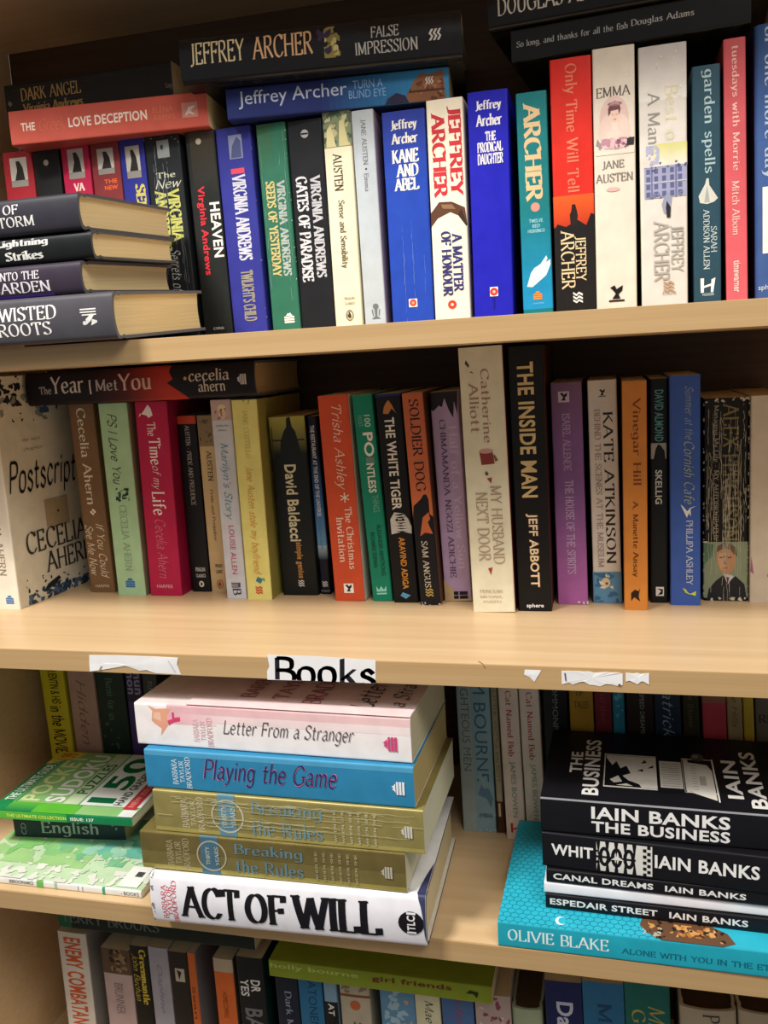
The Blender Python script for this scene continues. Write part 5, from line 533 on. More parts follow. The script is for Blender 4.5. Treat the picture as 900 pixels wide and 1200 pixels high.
{'k': 'p', 'n': 'paperback_book', 'l': 'olive yellow spine behind the black pile, right of wide black book', 'g': 'standing books at the back of the third shelf', 'loc': [-25.0, 160.0, -468.6], 'rot': [0.0, -0.0198, 0.0], 'w': 20.9, 'h': 189.7, 'd': 118.0, 'c': '#a5812a', 'f': '#a5812a', 'b': '#a5812a', 'pg': '#d8c49a', 'm': 'satin', 'pr': [['t', 'S', 'TALES', 'r', '#4a3a1c', 0.292, 0.326, 0.2, 0.8, 'H'], ['t', 'S', 'OF', 'r', '#4a3a1c', 0.232, 0.266, 0.3, 0.6, 'H']]},
{'k': 'p', 'n': 'paperback_book', 'l': 'maroon spine behind the black pile, between yellow and teal', 'g': 'standing books at the back of the third shelf', 'loc': [-5.6, 160.0, -468.7], 'rot': [0.0, -0.0239, 0.0], 'w': 14.7, 'h': 189.7, 'd': 118.0, 'c': '#6d2430', 'f': '#6d2430', 'b': '#6d2430', 'pg': '#d8c49a', 'm': 'satin', 'pr': [['t', 'S', 'Murder', 's', '#8d3a44', 0.202, 0.394, 0.35, 0.7, 'D']]},
{'k': 'p', 'n': 'paperback_book', 'l': 'narrow bright teal spine behind the black pile', 'g': 'standing books at the back of the third shelf', 'loc': [8.0, 160.0, -468.7], 'rot': [0.0, -0.0267, 0.0], 'w': 10.2, 'h': 189.7, 'd': 118.0, 'c': '#2b7a96', 'f': '#2b7a96', 'b': '#2b7a96', 'pg': '#d8c49a', 'm': 'satin', 'pr': [['n', 'S', '#5fa8c0', 0.199, 0.412, 0.1, 0.9, 8, 1.5, 81]]},
{'k': 'p', 'n': 'paperback_book', 'l': 'dark brown spine with small upright lettering behind the black pile', 'g': 'standing books at the back of the third shelf', 'loc': [26.6, 160.0, -468.5], 'rot': [0.0, -0.0305, 0.0], 'w': 23.1, 'h': 189.5, 'd': 118.0, 'c': '#241a18', 'f': '#241a18', 'b': '#241a18', 'pg': '#d8c49a', 'm': 'satin', 'pr': [['t', 'S', 'SPEED DREAMS', 's', '#8a8a86', 0.238, 0.44, 0.5, 0.66, 'D']]},
{'k': 'p', 'n': 'paperback_book', 'l': 'midnight blue spine with script title behind the black pile', 'g': 'standing books at the back of the third shelf', 'loc': [50.5, 160.0, -468.5], 'rot': [0.0, -0.0355, 0.0], 'w': 22.0, 'h': 189.4, 'd': 118.0, 'c': '#1b2a3c', 'f': '#1b2a3c', 'b': '#1b2a3c', 'pg': '#d8c49a', 'm': 'satin', 'pr': [['t', 'S', 'Patrick', 'i', '#7d93a8', 0.169, 0.45, 0.3, 0.75, 'D']]},
{'k': 'p', 'n': 'paperback_book', 'l': 'dark olive spine behind the black pile, left of rose red one', 'g': 'standing books at the back of the third shelf', 'loc': [70.3, 160.0, -468.6], 'rot': [0.0, -0.0396, 0.0], 'w': 13.6, 'h': 189.5, 'd': 118.0, 'c': '#2c2a18', 'f': '#2c2a18', 'b': '#2c2a18', 'pg': '#d8c49a', 'm': 'satin', 'pr': [['t', 'S', 'The Stone', 'r', '#55502c', 0.186, 0.395, 0.35, 0.65, 'D']]},
{'k': 'p', 'n': 'paperback_book', 'l': 'rose red spine behind the black pile', 'g': 'standing books at the back of the third shelf', 'loc': [89.8, 160.0, -468.4], 'rot': [0.0, -0.0436, 0.0], 'w': 19.4, 'h': 189.3, 'd': 118.0, 'c': '#a83a48', 'f': '#a83a48', 'b': '#a83a48', 'pg': '#d8c49a', 'm': 'satin', 'pr': [['r', 'S', '#8d5a4e', 0.0, 0.273, 0, 1, None]]},
{'k': 'p', 'n': 'paperback_book', 'l': 'dull beige spine behind the black pile, right of rose red one', 'g': 'standing books at the back of the third shelf', 'loc': [106.8, 160.0, -468.6], 'rot': [0.0, -0.0471, 0.0], 'w': 12.3, 'h': 189.4, 'd': 118.0, 'c': '#8f7d5c', 'f': '#8f7d5c', 'b': '#8f7d5c', 'pg': '#d8c49a', 'm': 'satin', 'pr': [['t', 'S', 'The Hills', 'i', '#5d4f3a', 0.179, 0.385, 0.3, 0.7, 'D']]},
{'k': 'p', 'n': 'paperback_book', 'l': 'narrow mustard spine behind the black pile', 'g': 'standing books at the back of the third shelf', 'loc': [118.2, 160.0, -468.6], 'rot': [0.0, -0.0495, 0.0], 'w': 8.4, 'h': 189.5, 'd': 118.0, 'c': '#a8942c', 'f': '#a8942c', 'b': '#a8942c', 'pg': '#d8c49a', 'm': 'satin', 'pr': []},
{'k': 'p', 'n': 'paperback_book', 'l': 'grey brown spine at the right end behind the black pile', 'g': 'standing books at the back of the third shelf', 'loc': [135.3, 160.0, -468.3], 'rot': [0.0, -0.0531, 0.0], 'w': 22.2, 'h': 189.0, 'd': 118.0, 'c': '#5d564e', 'f': '#5d564e', 'b': '#5d564e', 'pg': '#d8c49a', 'm': 'satin', 'pr': [['t', 'S', 'RES', 'r', '#2b2826', 0.316, 0.356, 0.1, 0.9, 'H']]},
{'k': 'h', 'n': 'hardback_book', 'l': 'white hardback with huge black title, lowest of the middle pile', 'g': 'pile of books with white book on top', 'loc': [-138.7, -14.0, -446.9], 'rot': [0.0, -1.5708, 0.0284], 'w': 43.5, 'h': 227.3, 'd': 156.0, 'c': '#eceaf0', 'f': '#e6e4e4', 'b': '#eceaf0', 'pg': '#e0d2ac', 'm': 'satin', 'bd': '#34364e', 'pr': [['t', 'S', 'BARBARA', 'r', '#d0525c', 0.041, 0.061, 0.12, 0.82, 'H'], ['t', 'S', 'TAYLOR', 'r', '#d0525c', 0.062, 0.08, 0.2, 0.8, 'H'], ['t', 'S', 'BRADFORD', 'r', '#d0525c', 0.081, 0.1, 0.06, 0.9, 'H'], ['t', 'S', 'ACT', 'q', '#17151a', 0.112, 0.341, 0.2, 0.84, 'D'], ['t', 'S', 'OF', 'q', '#17151a', 0.357, 0.512, 0.2, 0.8, 'D'], ['t', 'S', 'WILL', 'q', '#17151a', 0.527, 0.85, 0.18, 0.84, 'D'], ['e', 'S', '#17151a', 0.949, 0.5, 10, 9.5], ['t', 'S', 'TLC', 'b', '#e6e4e8', 0.935, 0.963, 0.36, 0.64, 'H'], ['r', 'S', '#e6e4e8', 0.934, 0.965, 0.66, 0.7, None], ['r', 'S', '#e6e4e8', 0.934, 0.965, 0.3, 0.34, None], ['n', 'S', '#8a8688', 0.0, 0.012, 0, 1, 9, 1.2, 90], ['p', 'S', '#3a3c5e', [(0.972, 1), (0.999, 1), (0.999, 0.1), (0.993, 0.3), (0.99, 0.62), (0.984, 0.8)]], ['p', 'F', '#3a3c5e', [(0.03, 0.97), (0.03, 0.999), (0.3, 0.999), (0.2, 0.985), (0.1, 0.975)]]]},
{'k': 'p', 'n': 'paperback_book', 'l': 'dull gold paperback just above the white hardback, set to the left', 'g': 'pile of books with white book on top', 'loc': [-153.2, -10.5, -408.5], 'rot': [0.0, -1.5708, 0.0024], 'w': 32.3, 'h': 222.3, 'd': 128.0, 'c': '#857845', 'f': '#857845', 'b': '#857845', 'pg': '#e6dcba', 'm': 'gold', 'pr': [['r', 'S', '#77693a', 0.0, 1, 0.5, 1, None], ['r', 'S', '#b3a556', 0.0, 1, 0, 0.14, None], ['t', 'S', 'BARBARA', 'r', '#c2b48c', 0.104, 0.13, 0.14, 0.84, 'H'], ['t', 'S', 'TAYLOR', 'r', '#c2b48c', 0.137, 0.162, 0.2, 0.8, 'H'], ['t', 'S', 'BRADFORD', 'r', '#c2b48c', 0.169, 0.195, 0.06, 0.9, 'H'], ['r', 'S', '#4f7a92', 0.24, 0.311, 0, 1, None], ['ring', 'S', '#c6c0a4', 0.282, 0.5, 13, 1.2], ['t', 'S', 'THIRTY', 'r', '#d9d2b8', 0.259, 0.275, 0.26, 0.74, 'H'], ['t', 'S', 'YEARS', 'r', '#d9d2b8', 0.295, 0.311, 0.26, 0.74, 'H'], ['t', 'S', 'Breaking', 'r', '#6f97a4', 0.372, 0.63, 0.54, 0.88, 'D'], ['t', 'S', 'the Rules', 'r', '#6f97a4', 0.372, 0.63, 0.14, 0.48, 'D'], ['t', 'S', 'WHEN SHE', 'r', '#c6bb92', 0.675, 0.685, 0.12, 0.86, 'H'], ['t', 'S', 'WHEN SHE', 'r', '#c6bb92', 0.704, 0.714, 0.12, 0.86, 'H'], ['t', 'S', 'WHEN SHE', 'r', '#c6bb92', 0.733, 0.743, 0.12, 0.86, 'H'], ['t', 'S', 'WHEN SHE', 'r', '#c6bb92', 0.762, 0.772, 0.12, 0.86, 'H'], ['t', 'S', 'WHEN SHE', 'r', '#c6bb92', 0.791, 0.801, 0.12, 0.86, 'H'], ['t', 'S', 'WHEN SHE', 'r', '#c6bb92', 0.82, 0.83, 0.12, 0.86, 'H'], ['l', 'S', 'flame', '#d6d0bc', 0.933, 0.5, 9, None]]},
{'k': 'p', 'n': 'paperback_book', 'l': 'creased gold paperback in the middle of the pile, under the blue one', 'g': 'pile of books with white book on top', 'loc': [-137.9, -9.6, -374.2], 'rot': [0.0, -1.5708, -0.0062], 'w': 35.6, 'h': 223.6, 'd': 128.0, 'c': '#a3965a', 'f': '#a3965a', 'b': '#a3965a', 'pg': '#e8e0c2', 'm': 'gold', 'pr': [['r', 'S', '#c2b468', 0.0, 1, 0, 0.12, None], ['t', 'S', 'BARBARA', 'r', '#e6dcb8', 0.108, 0.137, 0.14, 0.84, 'H'], ['t', 'S', 'TAYLOR', 'r', '#e6dcb8', 0.143, 0.165, 0.2, 0.8, 'H'], ['t', 'S', 'BRADFORD', 'r', '#e6dcb8', 0.172, 0.197, 0.06, 0.9, 'H'], ['r', 'S', '#6fa3b8', 0.254, 0.32, 0, 1, None], ['ring', 'S', '#e0dcc8', 0.289, 0.5, 14, 1.3], ['t', 'S', 'THIRTY', 'r', '#efe9d4', 0.266, 0.285, 0.26, 0.74, 'H'], ['t', 'S', 'YEARS', 'r', '#efe9d4', 0.301, 0.32, 0.26, 0.74, 'H'], ['t', 'S', 'Breaking', 'r', '#7fa9b4', 0.38, 0.643, 0.54, 0.9, 'D'], ['t', 'S', 'the Rules', 'r', '#7fa9b4', 0.377, 0.643, 0.12, 0.48, 'D'], ['t', 'S', 'WHEN SHE', 'r', '#e0d8b4', 0.684, 0.694, 0.12, 0.86, 'H'], ['t', 'S', 'WHEN SHE', 'r', '#e0d8b4', 0.713, 0.722, 0.12, 0.86, 'H'], ['t', 'S', 'WHEN SHE', 'r', '#e0d8b4', 0.741, 0.751, 0.12, 0.86, 'H'], ['t', 'S', 'WHEN SHE', 'r', '#e0d8b4', 0.77, 0.779, 0.12, 0.86, 'H'], ['t', 'S', 'WHEN SHE', 'r', '#e0d8b4', 0.798, 0.808, 0.12, 0.86, 'H'], ['t', 'S', 'WHEN SHE', 'r', '#e0d8b4', 0.827, 0.836, 0.12, 0.86, 'H'], ['l', 'S', 'flame', '#efece0', 0.941, 0.5, 9, None], ['c', 'S', '#d9d0a0', 22, 92, 0.08, 0.95, 0, 1, 0.5]]},
{'k': 'p', 'n': 'paperback_book', 'l': 'bright blue paperback with pink outlined script, second from top of the pile', 'g': 'pile of books with white book on top', 'loc': [-143.9, -7.9, -339.6], 'rot': [0.0, -1.5708, -0.0111], 'w': 32.9, 'h': 223.1, 'd': 128.0, 'c': '#2f81ab', 'f': '#2f81ab', 'b': '#2f81ab', 'pg': '#c9b27a', 'm': 'satin', 'pr': [['r', 'S', '#4f9ac0', 0.0, 1, 0.86, 1, None], ['t', 'S', 'BARBARA', 'r', '#cfe0e8', 0.106, 0.128, 0.14, 0.8, 'H'], ['t', 'S', 'TAYLOR', 'r', '#cfe0e8', 0.135, 0.154, 0.2, 0.76, 'H'], ['t', 'S', 'BRADFORD', 'r', '#cfe0e8', 0.16, 0.181, 0.06, 0.86, 'H'], ['t', 'S', 'Playing the Game', 'h', '#d97fae', 0.227, 0.732, 0.2, 0.88, 'D'], ['t', 'S', 'Playing the Game', 'i', '#3a2a5c', 0.23, 0.73, 0.22, 0.86, 'D'], ['l', 'S', 'flame', '#e6ecf0', 0.945, 0.48, 10, None]]},
{'k': 'p', 'n': 'paperback_book', 'l': 'white and pink paperback on top of the middle pile', 'g': 'pile of books with white book on top', 'loc': [-145.6, -3.1, -304.8], 'rot': [0.0, -1.5708, -0.0223], 'w': 35.7, 'h': 230.3, 'd': 124.0, 'c': '#efe8e6', 'f': '#e6d2d0', 'b': '#efe8e6', 'pg': '#d6cba8', 'm': 'satin', 'pr': [['r', 'S', '#e3b4b8', 0.126, 0.999, 0.8, 1, '#e8c4c4'], ['r', 'S', '#eed2d2', 0.219, 0.999, 0.62, 0.8, '#efdede'], ['r', 'S', '#e9a9b4', 0.126, 0.312, 0.55, 0.8, '#eed2d2'], ['p', 'S', '#e2a284', [(0.064, 0.6), (0.07, 0.82), (0.052, 0.96), (0.083, 0.88), (0.12, 0.9), (0.145, 0.9), (0.126, 0.74), (0.126, 0.5), (0.095, 0.25), (0.101, 0.42), (0.077, 0.52)]], ['p', 'S', '#e8bfa4', [(0.07, 0.66), (0.077, 0.8), (0.101, 0.8), (0.101, 0.6)]], ['p', 'S', '#d0486c', [(0.129, 0.5), (0.126, 0.62), (0.145, 0.66), (0.145, 0.82), (0.154, 0.82), (0.154, 0.7), (0.176, 0.72), (0.176, 0.62), (0.151, 0.58)]], ['t', 'S', 'BARBARA', 'r', '#dcb2b8', 0.222, 0.244, 0.16, 0.7, 'H'], ['t', 'S', 'TAYLOR', 'r', '#dcb2b8', 0.25, 0.269, 0.2, 0.66, 'H'], ['t', 'S', 'BRADFORD', 'r', '#dcb2b8', 0.275, 0.297, 0.08, 0.74, 'H'], ['t', 'S', 'Letter From a Stranger', 'i', '#5d4a4e', 0.337, 0.809, 0.3, 0.72, 'D'], ['l', 'S', 'flame', '#d0487c', 0.93, 0.42, 11, None], ['t', 'F', 'BARBARA', 'r', '#b0646e', 0.18, 0.75, 0.36, 0.42, 'F'], ['t', 'F', 'TAYLOR', 'r', '#b0646e', 0.18, 0.72, 0.48, 0.54, 'F'], ['t', 'F', 'BRADFORD', 'r', '#b0646e', 0.12, 0.85, 0.6, 0.67, 'F'], ['t', 'F', 'Letter from', 'i', '#4a3a3e', 0.1, 0.9, 0.77, 0.86, 'F'], ['t', 'F', 'a Stranger', 'i', '#4a3a3e', 0.15, 0.8, 0.9, 0.98, 'F'], ['r', 'F', '#ecd0d0', 0.0, 0.12, 0.2, 1, None]]},
{'k': 'p', 'n': 'workbook', 'l': 'flat green and white watercolour workbook at the left, lowest of its pile', 'g': 'pile of puzzle and study books at left', 'loc': [-393.5, 9.2, -465.3], 'rot': [0.0, -1.5708, 0.0018], 'w': 6.8, 'h': 180.5, 'd': 152.0, 'c': '#e9e9e4', 'f': '#c2dbb4', 'b': '#e9e9e4', 'pg': '#f0eee6', 'm': 'satin', 'pr': [['t', 'S', 'SEEROCHNAMICS', 'b', '#55605a', 0.273, 0.411, 0.3, 0.75, 'D'], ['r', 'S', '#6fb55c', 0.43, 0.468, 0, 1, None], ['r', 'S', '#a9c2a4', 0.53, 0.545, 0, 1, None], ['r', 'S', '#8a9a90', 0.659, 0.664, 0.2, 0.8, None], ['r', 'S', '#8a9a90', 0.683, 0.688, 0.2, 0.8, None], ['r', 'S', '#3f9a74', 0.793, 0.807, 0, 1, None], ['t', 'S', '- BOOKS', 's', '#555', 0.893, 0.988, 0.3, 0.75, 'D'], ['n', 'F', '#a5d08a', 0.15, 1, 0.0, 0.6, 40, 14, 101], ['n', 'F', '#8cc680', 0.25, 1, 0.1, 0.6, 26, 10, 102], ['n', 'F', '#7cbf90', 0.2, 0.9, 0.35, 0.8, 30, 11, 103], ['n', 'F', '#6db8a4', 0.3, 0.85, 0.55, 0.95, 26, 10, 104], ['n', 'F', '#5fae9c', 0.35, 0.8, 0.6, 0.9, 14, 7, 108], ['n', 'F', '#9ccfb4', 0.25, 0.9, 0.5, 1, 16, 8, 109], ['n', 'F', '#84c470', 0.2, 0.7, 0.02, 0.3, 14, 8, 112], ['n', 'F', '#e9eade', 0.0, 0.16, 0.05, 1, 40, 4.5, 105], ['n', 'F', '#cfe0c2', 0.1, 0.3, 0.05, 1, 24, 3, 115], ['r', 'F', '#dfe2dc', 0.72, 0.98, 0.45, 1, None], ['n', 'F', '#8a8d8c', 0.73, 0.97, 0.46, 0.99, 90, 0.6, 106], ['r', 'F', '#f2f2ee', 0.02, 0.22, 0.86, 0.97, None], ['r', 'F', '#4a4a4a', 0.12, 0.17, 0.91, 0.95, None], ['t', 'F', 'ab', 'h', '#26302a', 0.68, 0.78, 0.36, 0.44, 'F']]},
{'k': 'p', 'n': 'paperback_book', 'l': 'dark slate paperback with pale title, squeezed between puzzle book and workbook', 'g': 'pile of puzzle and study books at left', 'loc': [-449.3, 81.1, -446.3], 'rot': [0.0, -1.5708, 0.0931], 'w': 30.3, 'h': 114.6, 'd': 105.0, 'c': '#26363d', 'f': '#26363d', 'b': '#26363d', 'pg': '#cbb98e', 'm': 'satin', 'pr': [['t', 'S', 'CD', 's', '#8fa0a4', 0.064, 0.11, 0.1, 0.5, 'H'], ['t', 'S', 'English', 'r', '#a9b6b4', 0.248, 0.762, 0.06, 0.6, 'D'], ['n', 'S', '#7d9096', 0.877, 0.939, 0.3, 0.7, 3, 1.5, 107]]},
{'k': 'p', 'n': 'puzzle_book', 'l': 'green and white sudoku puzzle book lying face up at left', 'g': 'pile of puzzle and study books at left', 'loc': [-424.1, 55.3, -426.4], 'rot': [0.0, -1.5708, 0.039], 'w': 8.8, 'h': 147.3, 'd': 124.0, 'c': '#0f7a4a', 'f': '#8fc27a', 'b': '#0f7a4a', 'pg': '#ece8dc', 'm': 'satin', 'pr': [['r', 'S', '#5fb83a', 0.0, 0.55, 0.0, 1, '#2f9a44'], ['t', 'S', 'THE ULTIMATE COLLECTION', 'b', '#d9e05a', 0.124, 0.547, 0.32, 0.68, 'D'], ['t', 'S', 'ISSUE: 137', 'b', '#e6ece0', 0.577, 0.738, 0.34, 0.68, 'D'], ['r', 'F', '#12804e', 0.0, 0.14, 0.0, 0.3, '#5fb83a'], ['r', 'F', '#5fb83a', 0.0, 0.14, 0.3, 0.6, '#5fb83a'], ['r', 'F', '#8fbf7a', 0.14, 0.99, 0.0, 0.12, None], ['r', 'F', '#1d8a50', 0.0, 0.99, 0.0, 0.1, None], ['t', 'F', 'THE ULTIMATE GUIDE TO', 'b', '#eef4ea', 0.16, 0.85, 0.02, 0.09, 'F'], ['t', 'F', 'POCKET', 'b', '#d8e6a4', 0.16, 0.93, 0.13, 0.27, 'F'], ['t', 'F', 'SUDOKU', 'b', '#f4f4ee', 0.16, 0.95, 0.3, 0.44, 'F'], ['r', 'F', '#3f9a68', 0.14, 0.99, 0.11, 0.12, None], ['r', 'F', '#c9dcb4', 0.14, 0.99, 0.455, 0.56, None], ['t', 'F', 'PUZZLES', 'b', '#2f6a48', 0.3, 0.8, 0.465, 0.55, 'F'], ['r', 'F', '#e9ece6', 0.14, 0.99, 0.575, 1, None], ['r', 'F', '#7fa98c', 0.14, 0.99, 0.56, 0.575, None], ['p', 'F', '#e0d24a', [(0.99, 0.0), (0.76, 0.0), (0.9, 0.2), (0.99, 0.22)]], ['t', 'F', '1.99', 'b', '#d06a2a', 0.84, 0.96, 0.04, 0.17, 'F'], ['t', 'F', '150', 'b', '#0d6a40', 0.18, 0.93, 0.6, 0.79, 'F'], ['t', 'F', 'HAND GRADED PUZZLES', 'b', '#2f3a34', 0.16, 0.99, 0.8, 0.86, 'F'], ['r', 'F', '#c23a40', 0.1, 0.55, 0.89, 0.975, None], ['t', 'F', 'NEW ISSUE', 'b', '#e89a94', 0.14, 0.5, 0.91, 0.95, 'F'], ['r', 'F', '#e6ece6', 0.0, 0.1, 0.9, 1, None], ['e', 'F', '#e6ece6', 0.6, 0.93, 6, 4]]},
{'k': 'p', 'n': 'paperback_book', 'l': 'turquoise paperback with honeycomb pattern, beneath the black pile', 'g': 'black paperbacks piled on the turquoise book', 'loc': [146.0, -2.4, -458.5], 'rot': [0.0, -1.5708, -0.0116], 'w': 20.4, 'h': 232.6, 'd': 150.0, 'c': '#23a3b8', 'f': '#2fb4cc', 'b': '#23a3b8', 'pg': '#e0d6bc', 'm': 'satin', 'pr': [['t', 'S', 'OLIVIE BLAKE', 'r', '#dff0f0', 0.032, 0.351, 0.3, 0.76, 'D'], ['t', 'S', 'ALONE WITH YOU IN THE ETHER', 'r', '#14667a', 0.389, 0.884, 0.3, 0.52, 'D'], ['hex', 'F', '#1787a0', 0.0, 0.95, 0.0, 0.62], ['p', 'F', '#6a4a34', [(0.1, 0.446), (0.05, 0.464), (0.0, 0.51), (0.0, 0.692), (0.03, 0.728), (0.1, 0.71), (0.17, 0.637), (0.2, 0.546), (0.16, 0.455)]], ['n', 'F', '#d9a05c', 0.02, 0.13, 0.473, 0.692, 22, 2.4, 110], ['n', 'F', '#2f2420', 0.01, 0.16, 0.455, 0.701, 22, 1.8, 111], ['n', 'F', '#b9c4c0', 0.01, 0.1, 0.455, 0.546, 9, 1.3, 116], ['n', 'F', '#c27a3a', 0.04, 0.12, 0.546, 0.655, 9, 2.2, 117], ['e', 'F', '#e6f4f4', 0.06, 0.2, 5, 4], ['e', 'F', '#2fb4cc', 0.062, 0.205, 4, 3]]},
{'k': 'p', 'n': 'paperback_book', 'l': 'thin black paperback with white lettering, directly on the turquoise book', 'g': 'black paperbacks piled on the turquoise book', 'loc': [143.0, 16.9, -441.9], 'rot': [0.0, -1.5708, -0.0315], 'w': 11.9, 'h': 195.1, 'd': 125.0, 'c': '#141318', 'f': '#141318', 'b': '#141318', 'pg': '#e6dcc4', 'm': 'satin', 'pr': [['t', 'S', 'ESPEDAIR STREET', 'b', '#e6e4e2', 0.017, 0.422, 0.3, 0.72, 'D'], ['t', 'S', 'IAIN BANKS', 'b', '#e6e4e2', 0.465, 0.744, 0.3, 0.72, 'D']]},
{'k': 'p', 'n': 'paperback_book', 'l': 'thin plain white spine in the black pile', 'g': 'black paperbacks piled on the turquoise book', 'loc': [143.0, 19.3, -431.1], 'rot': [0.0, -1.5708, -0.0225], 'w': 9.0, 'h': 196.0, 'd': 122.0, 'c': '#efedf2', 'f': '#efedf2', 'b': '#efedf2', 'pg': '#ece6d6', 'm': 'satin', 'pr': []},
{'k': 'p', 'n': 'paperback_book', 'l': 'thin black paperback in the pile, resting on the plain white spine', 'g': 'black paperbacks piled on the turquoise book', 'loc': [142.0, 16.6, -420.7], 'rot': [0.0, -1.5708, -0.0347], 'w': 11.0, 'h': 193.1, 'd': 125.0, 'c': '#141318', 'f': '#141318', 'b': '#141318', 'pg': '#e6dcc4', 'm': 'satin', 'pr': [['t', 'S', 'CANAL DREAMS', 'b', '#e6e4e2', 0.027, 0.406, 0.3, 0.74, 'D'], ['t', 'S', 'IAIN BANKS', 'b', '#e6e4e2', 0.449, 0.738, 0.3, 0.72, 'D']]},
{'k': 'p', 'n': 'paperback_book', 'l': 'black paperback with white pattern mid spine, second from top of the pile', 'g': 'black paperbacks piled on the turquoise book', 'loc': [143.0, 13.4, -400.6], 'rot': [0.0, -1.5708, -0.064], 'w': 28.3, 'h': 197.2, 'd': 125.0, 'c': '#141318', 'f': '#141318', 'b': '#141318', 'pg': '#e6dcc4', 'm': 'satin', 'pr': [['t', 'S', 'WHIT', 'b', '#eceae8', 0.035, 0.193, 0.38, 0.7, 'D'], ['r', 'S', '#dcd8d2', 0.205, 0.409, 0.08, 0.92, None], ['e', 'S', '#141318', 0.235, 0.5, 4.2, 8], ['e', 'S', '#dcd8d2', 0.235, 0.5, 1.6, 5], ['e', 'S', '#141318', 0.28, 0.5, 4.2, 8], ['e', 'S', '#dcd8d2', 0.28, 0.5, 1.6, 5], ['e', 'S', '#141318', 0.325, 0.5, 4.2, 8], ['e', 'S', '#dcd8d2', 0.325, 0.5, 1.6, 5], ['p', 'S', '#141318', [(0.205, 0.08), (0.22, 0.08), (0.213, 0.5)]], ['p', 'S', '#141318', [(0.205, 0.92), (0.22, 0.92), (0.213, 0.5)]], ['p', 'S', '#141318', [(0.238, 0.08), (0.253, 0.08), (0.246, 0.5)]], ['p', 'S', '#141318', [(0.238, 0.92), (0.253, 0.92), (0.246, 0.5)]], ['p', 'S', '#141318', [(0.271, 0.08), (0.286, 0.08), (0.279, 0.5)]], ['p', 'S', '#141318', [(0.271, 0.92), (0.286, 0.92), (0.279, 0.5)]], ['p', 'S', '#141318', [(0.304, 0.08), (0.319, 0.08), (0.312, 0.5)]], ['p', 'S', '#141318', [(0.304, 0.92), (0.319, 0.92), (0.312, 0.5)]], ['p', 'S', '#141318', [(0.337, 0.08), (0.352, 0.08), (0.345, 0.5)]], ['p', 'S', '#141318', [(0.337, 0.92), (0.352, 0.92), (0.345, 0.5)]], ['r', 'S', '#141318', 0.205, 0.349, 0.46, 0.52, None], ['p', 'S', '#dcd8d2', [(0.259, 0.44), (0.283, 0.56), (0.307, 0.44)]], ['n', 'S', '#141318', 0.205, 0.259, 0.3, 0.7, 7, 1.4, 113], ['r', 'S', '#141318', 0.376, 0.388, 0.08, 0.164, None], ['r', 'S', '#141318', 0.391, 0.403, 0.164, 0.248, None], ['r', 'S', '#141318', 0.376, 0.388, 0.248, 0.332, None], ['r', 'S', '#141318', 0.391, 0.403, 0.332, 0.41600000000000004, None], ['r', 'S', '#141318', 0.376, 0.388, 0.41600000000000004, 0.5, None], ['r', 'S', '#141318', 0.391, 0.403, 0.5, 0.5840000000000001, None], ['r', 'S', '#141318', 0.376, 0.388, 0.584, 0.668, None], ['r', 'S', '#141318', 0.391, 0.403, 0.668, 0.7520000000000001, None], ['r', 'S', '#141318', 0.376, 0.388, 0.752, 0.8360000000000001, None], ['r', 'S', '#141318', 0.391, 0.403, 0.836, 0.92, None], ['t', 'S', 'IAIN BANKS', 'b', '#eceae8', 0.418, 0.781, 0.36, 0.72, 'D']]},
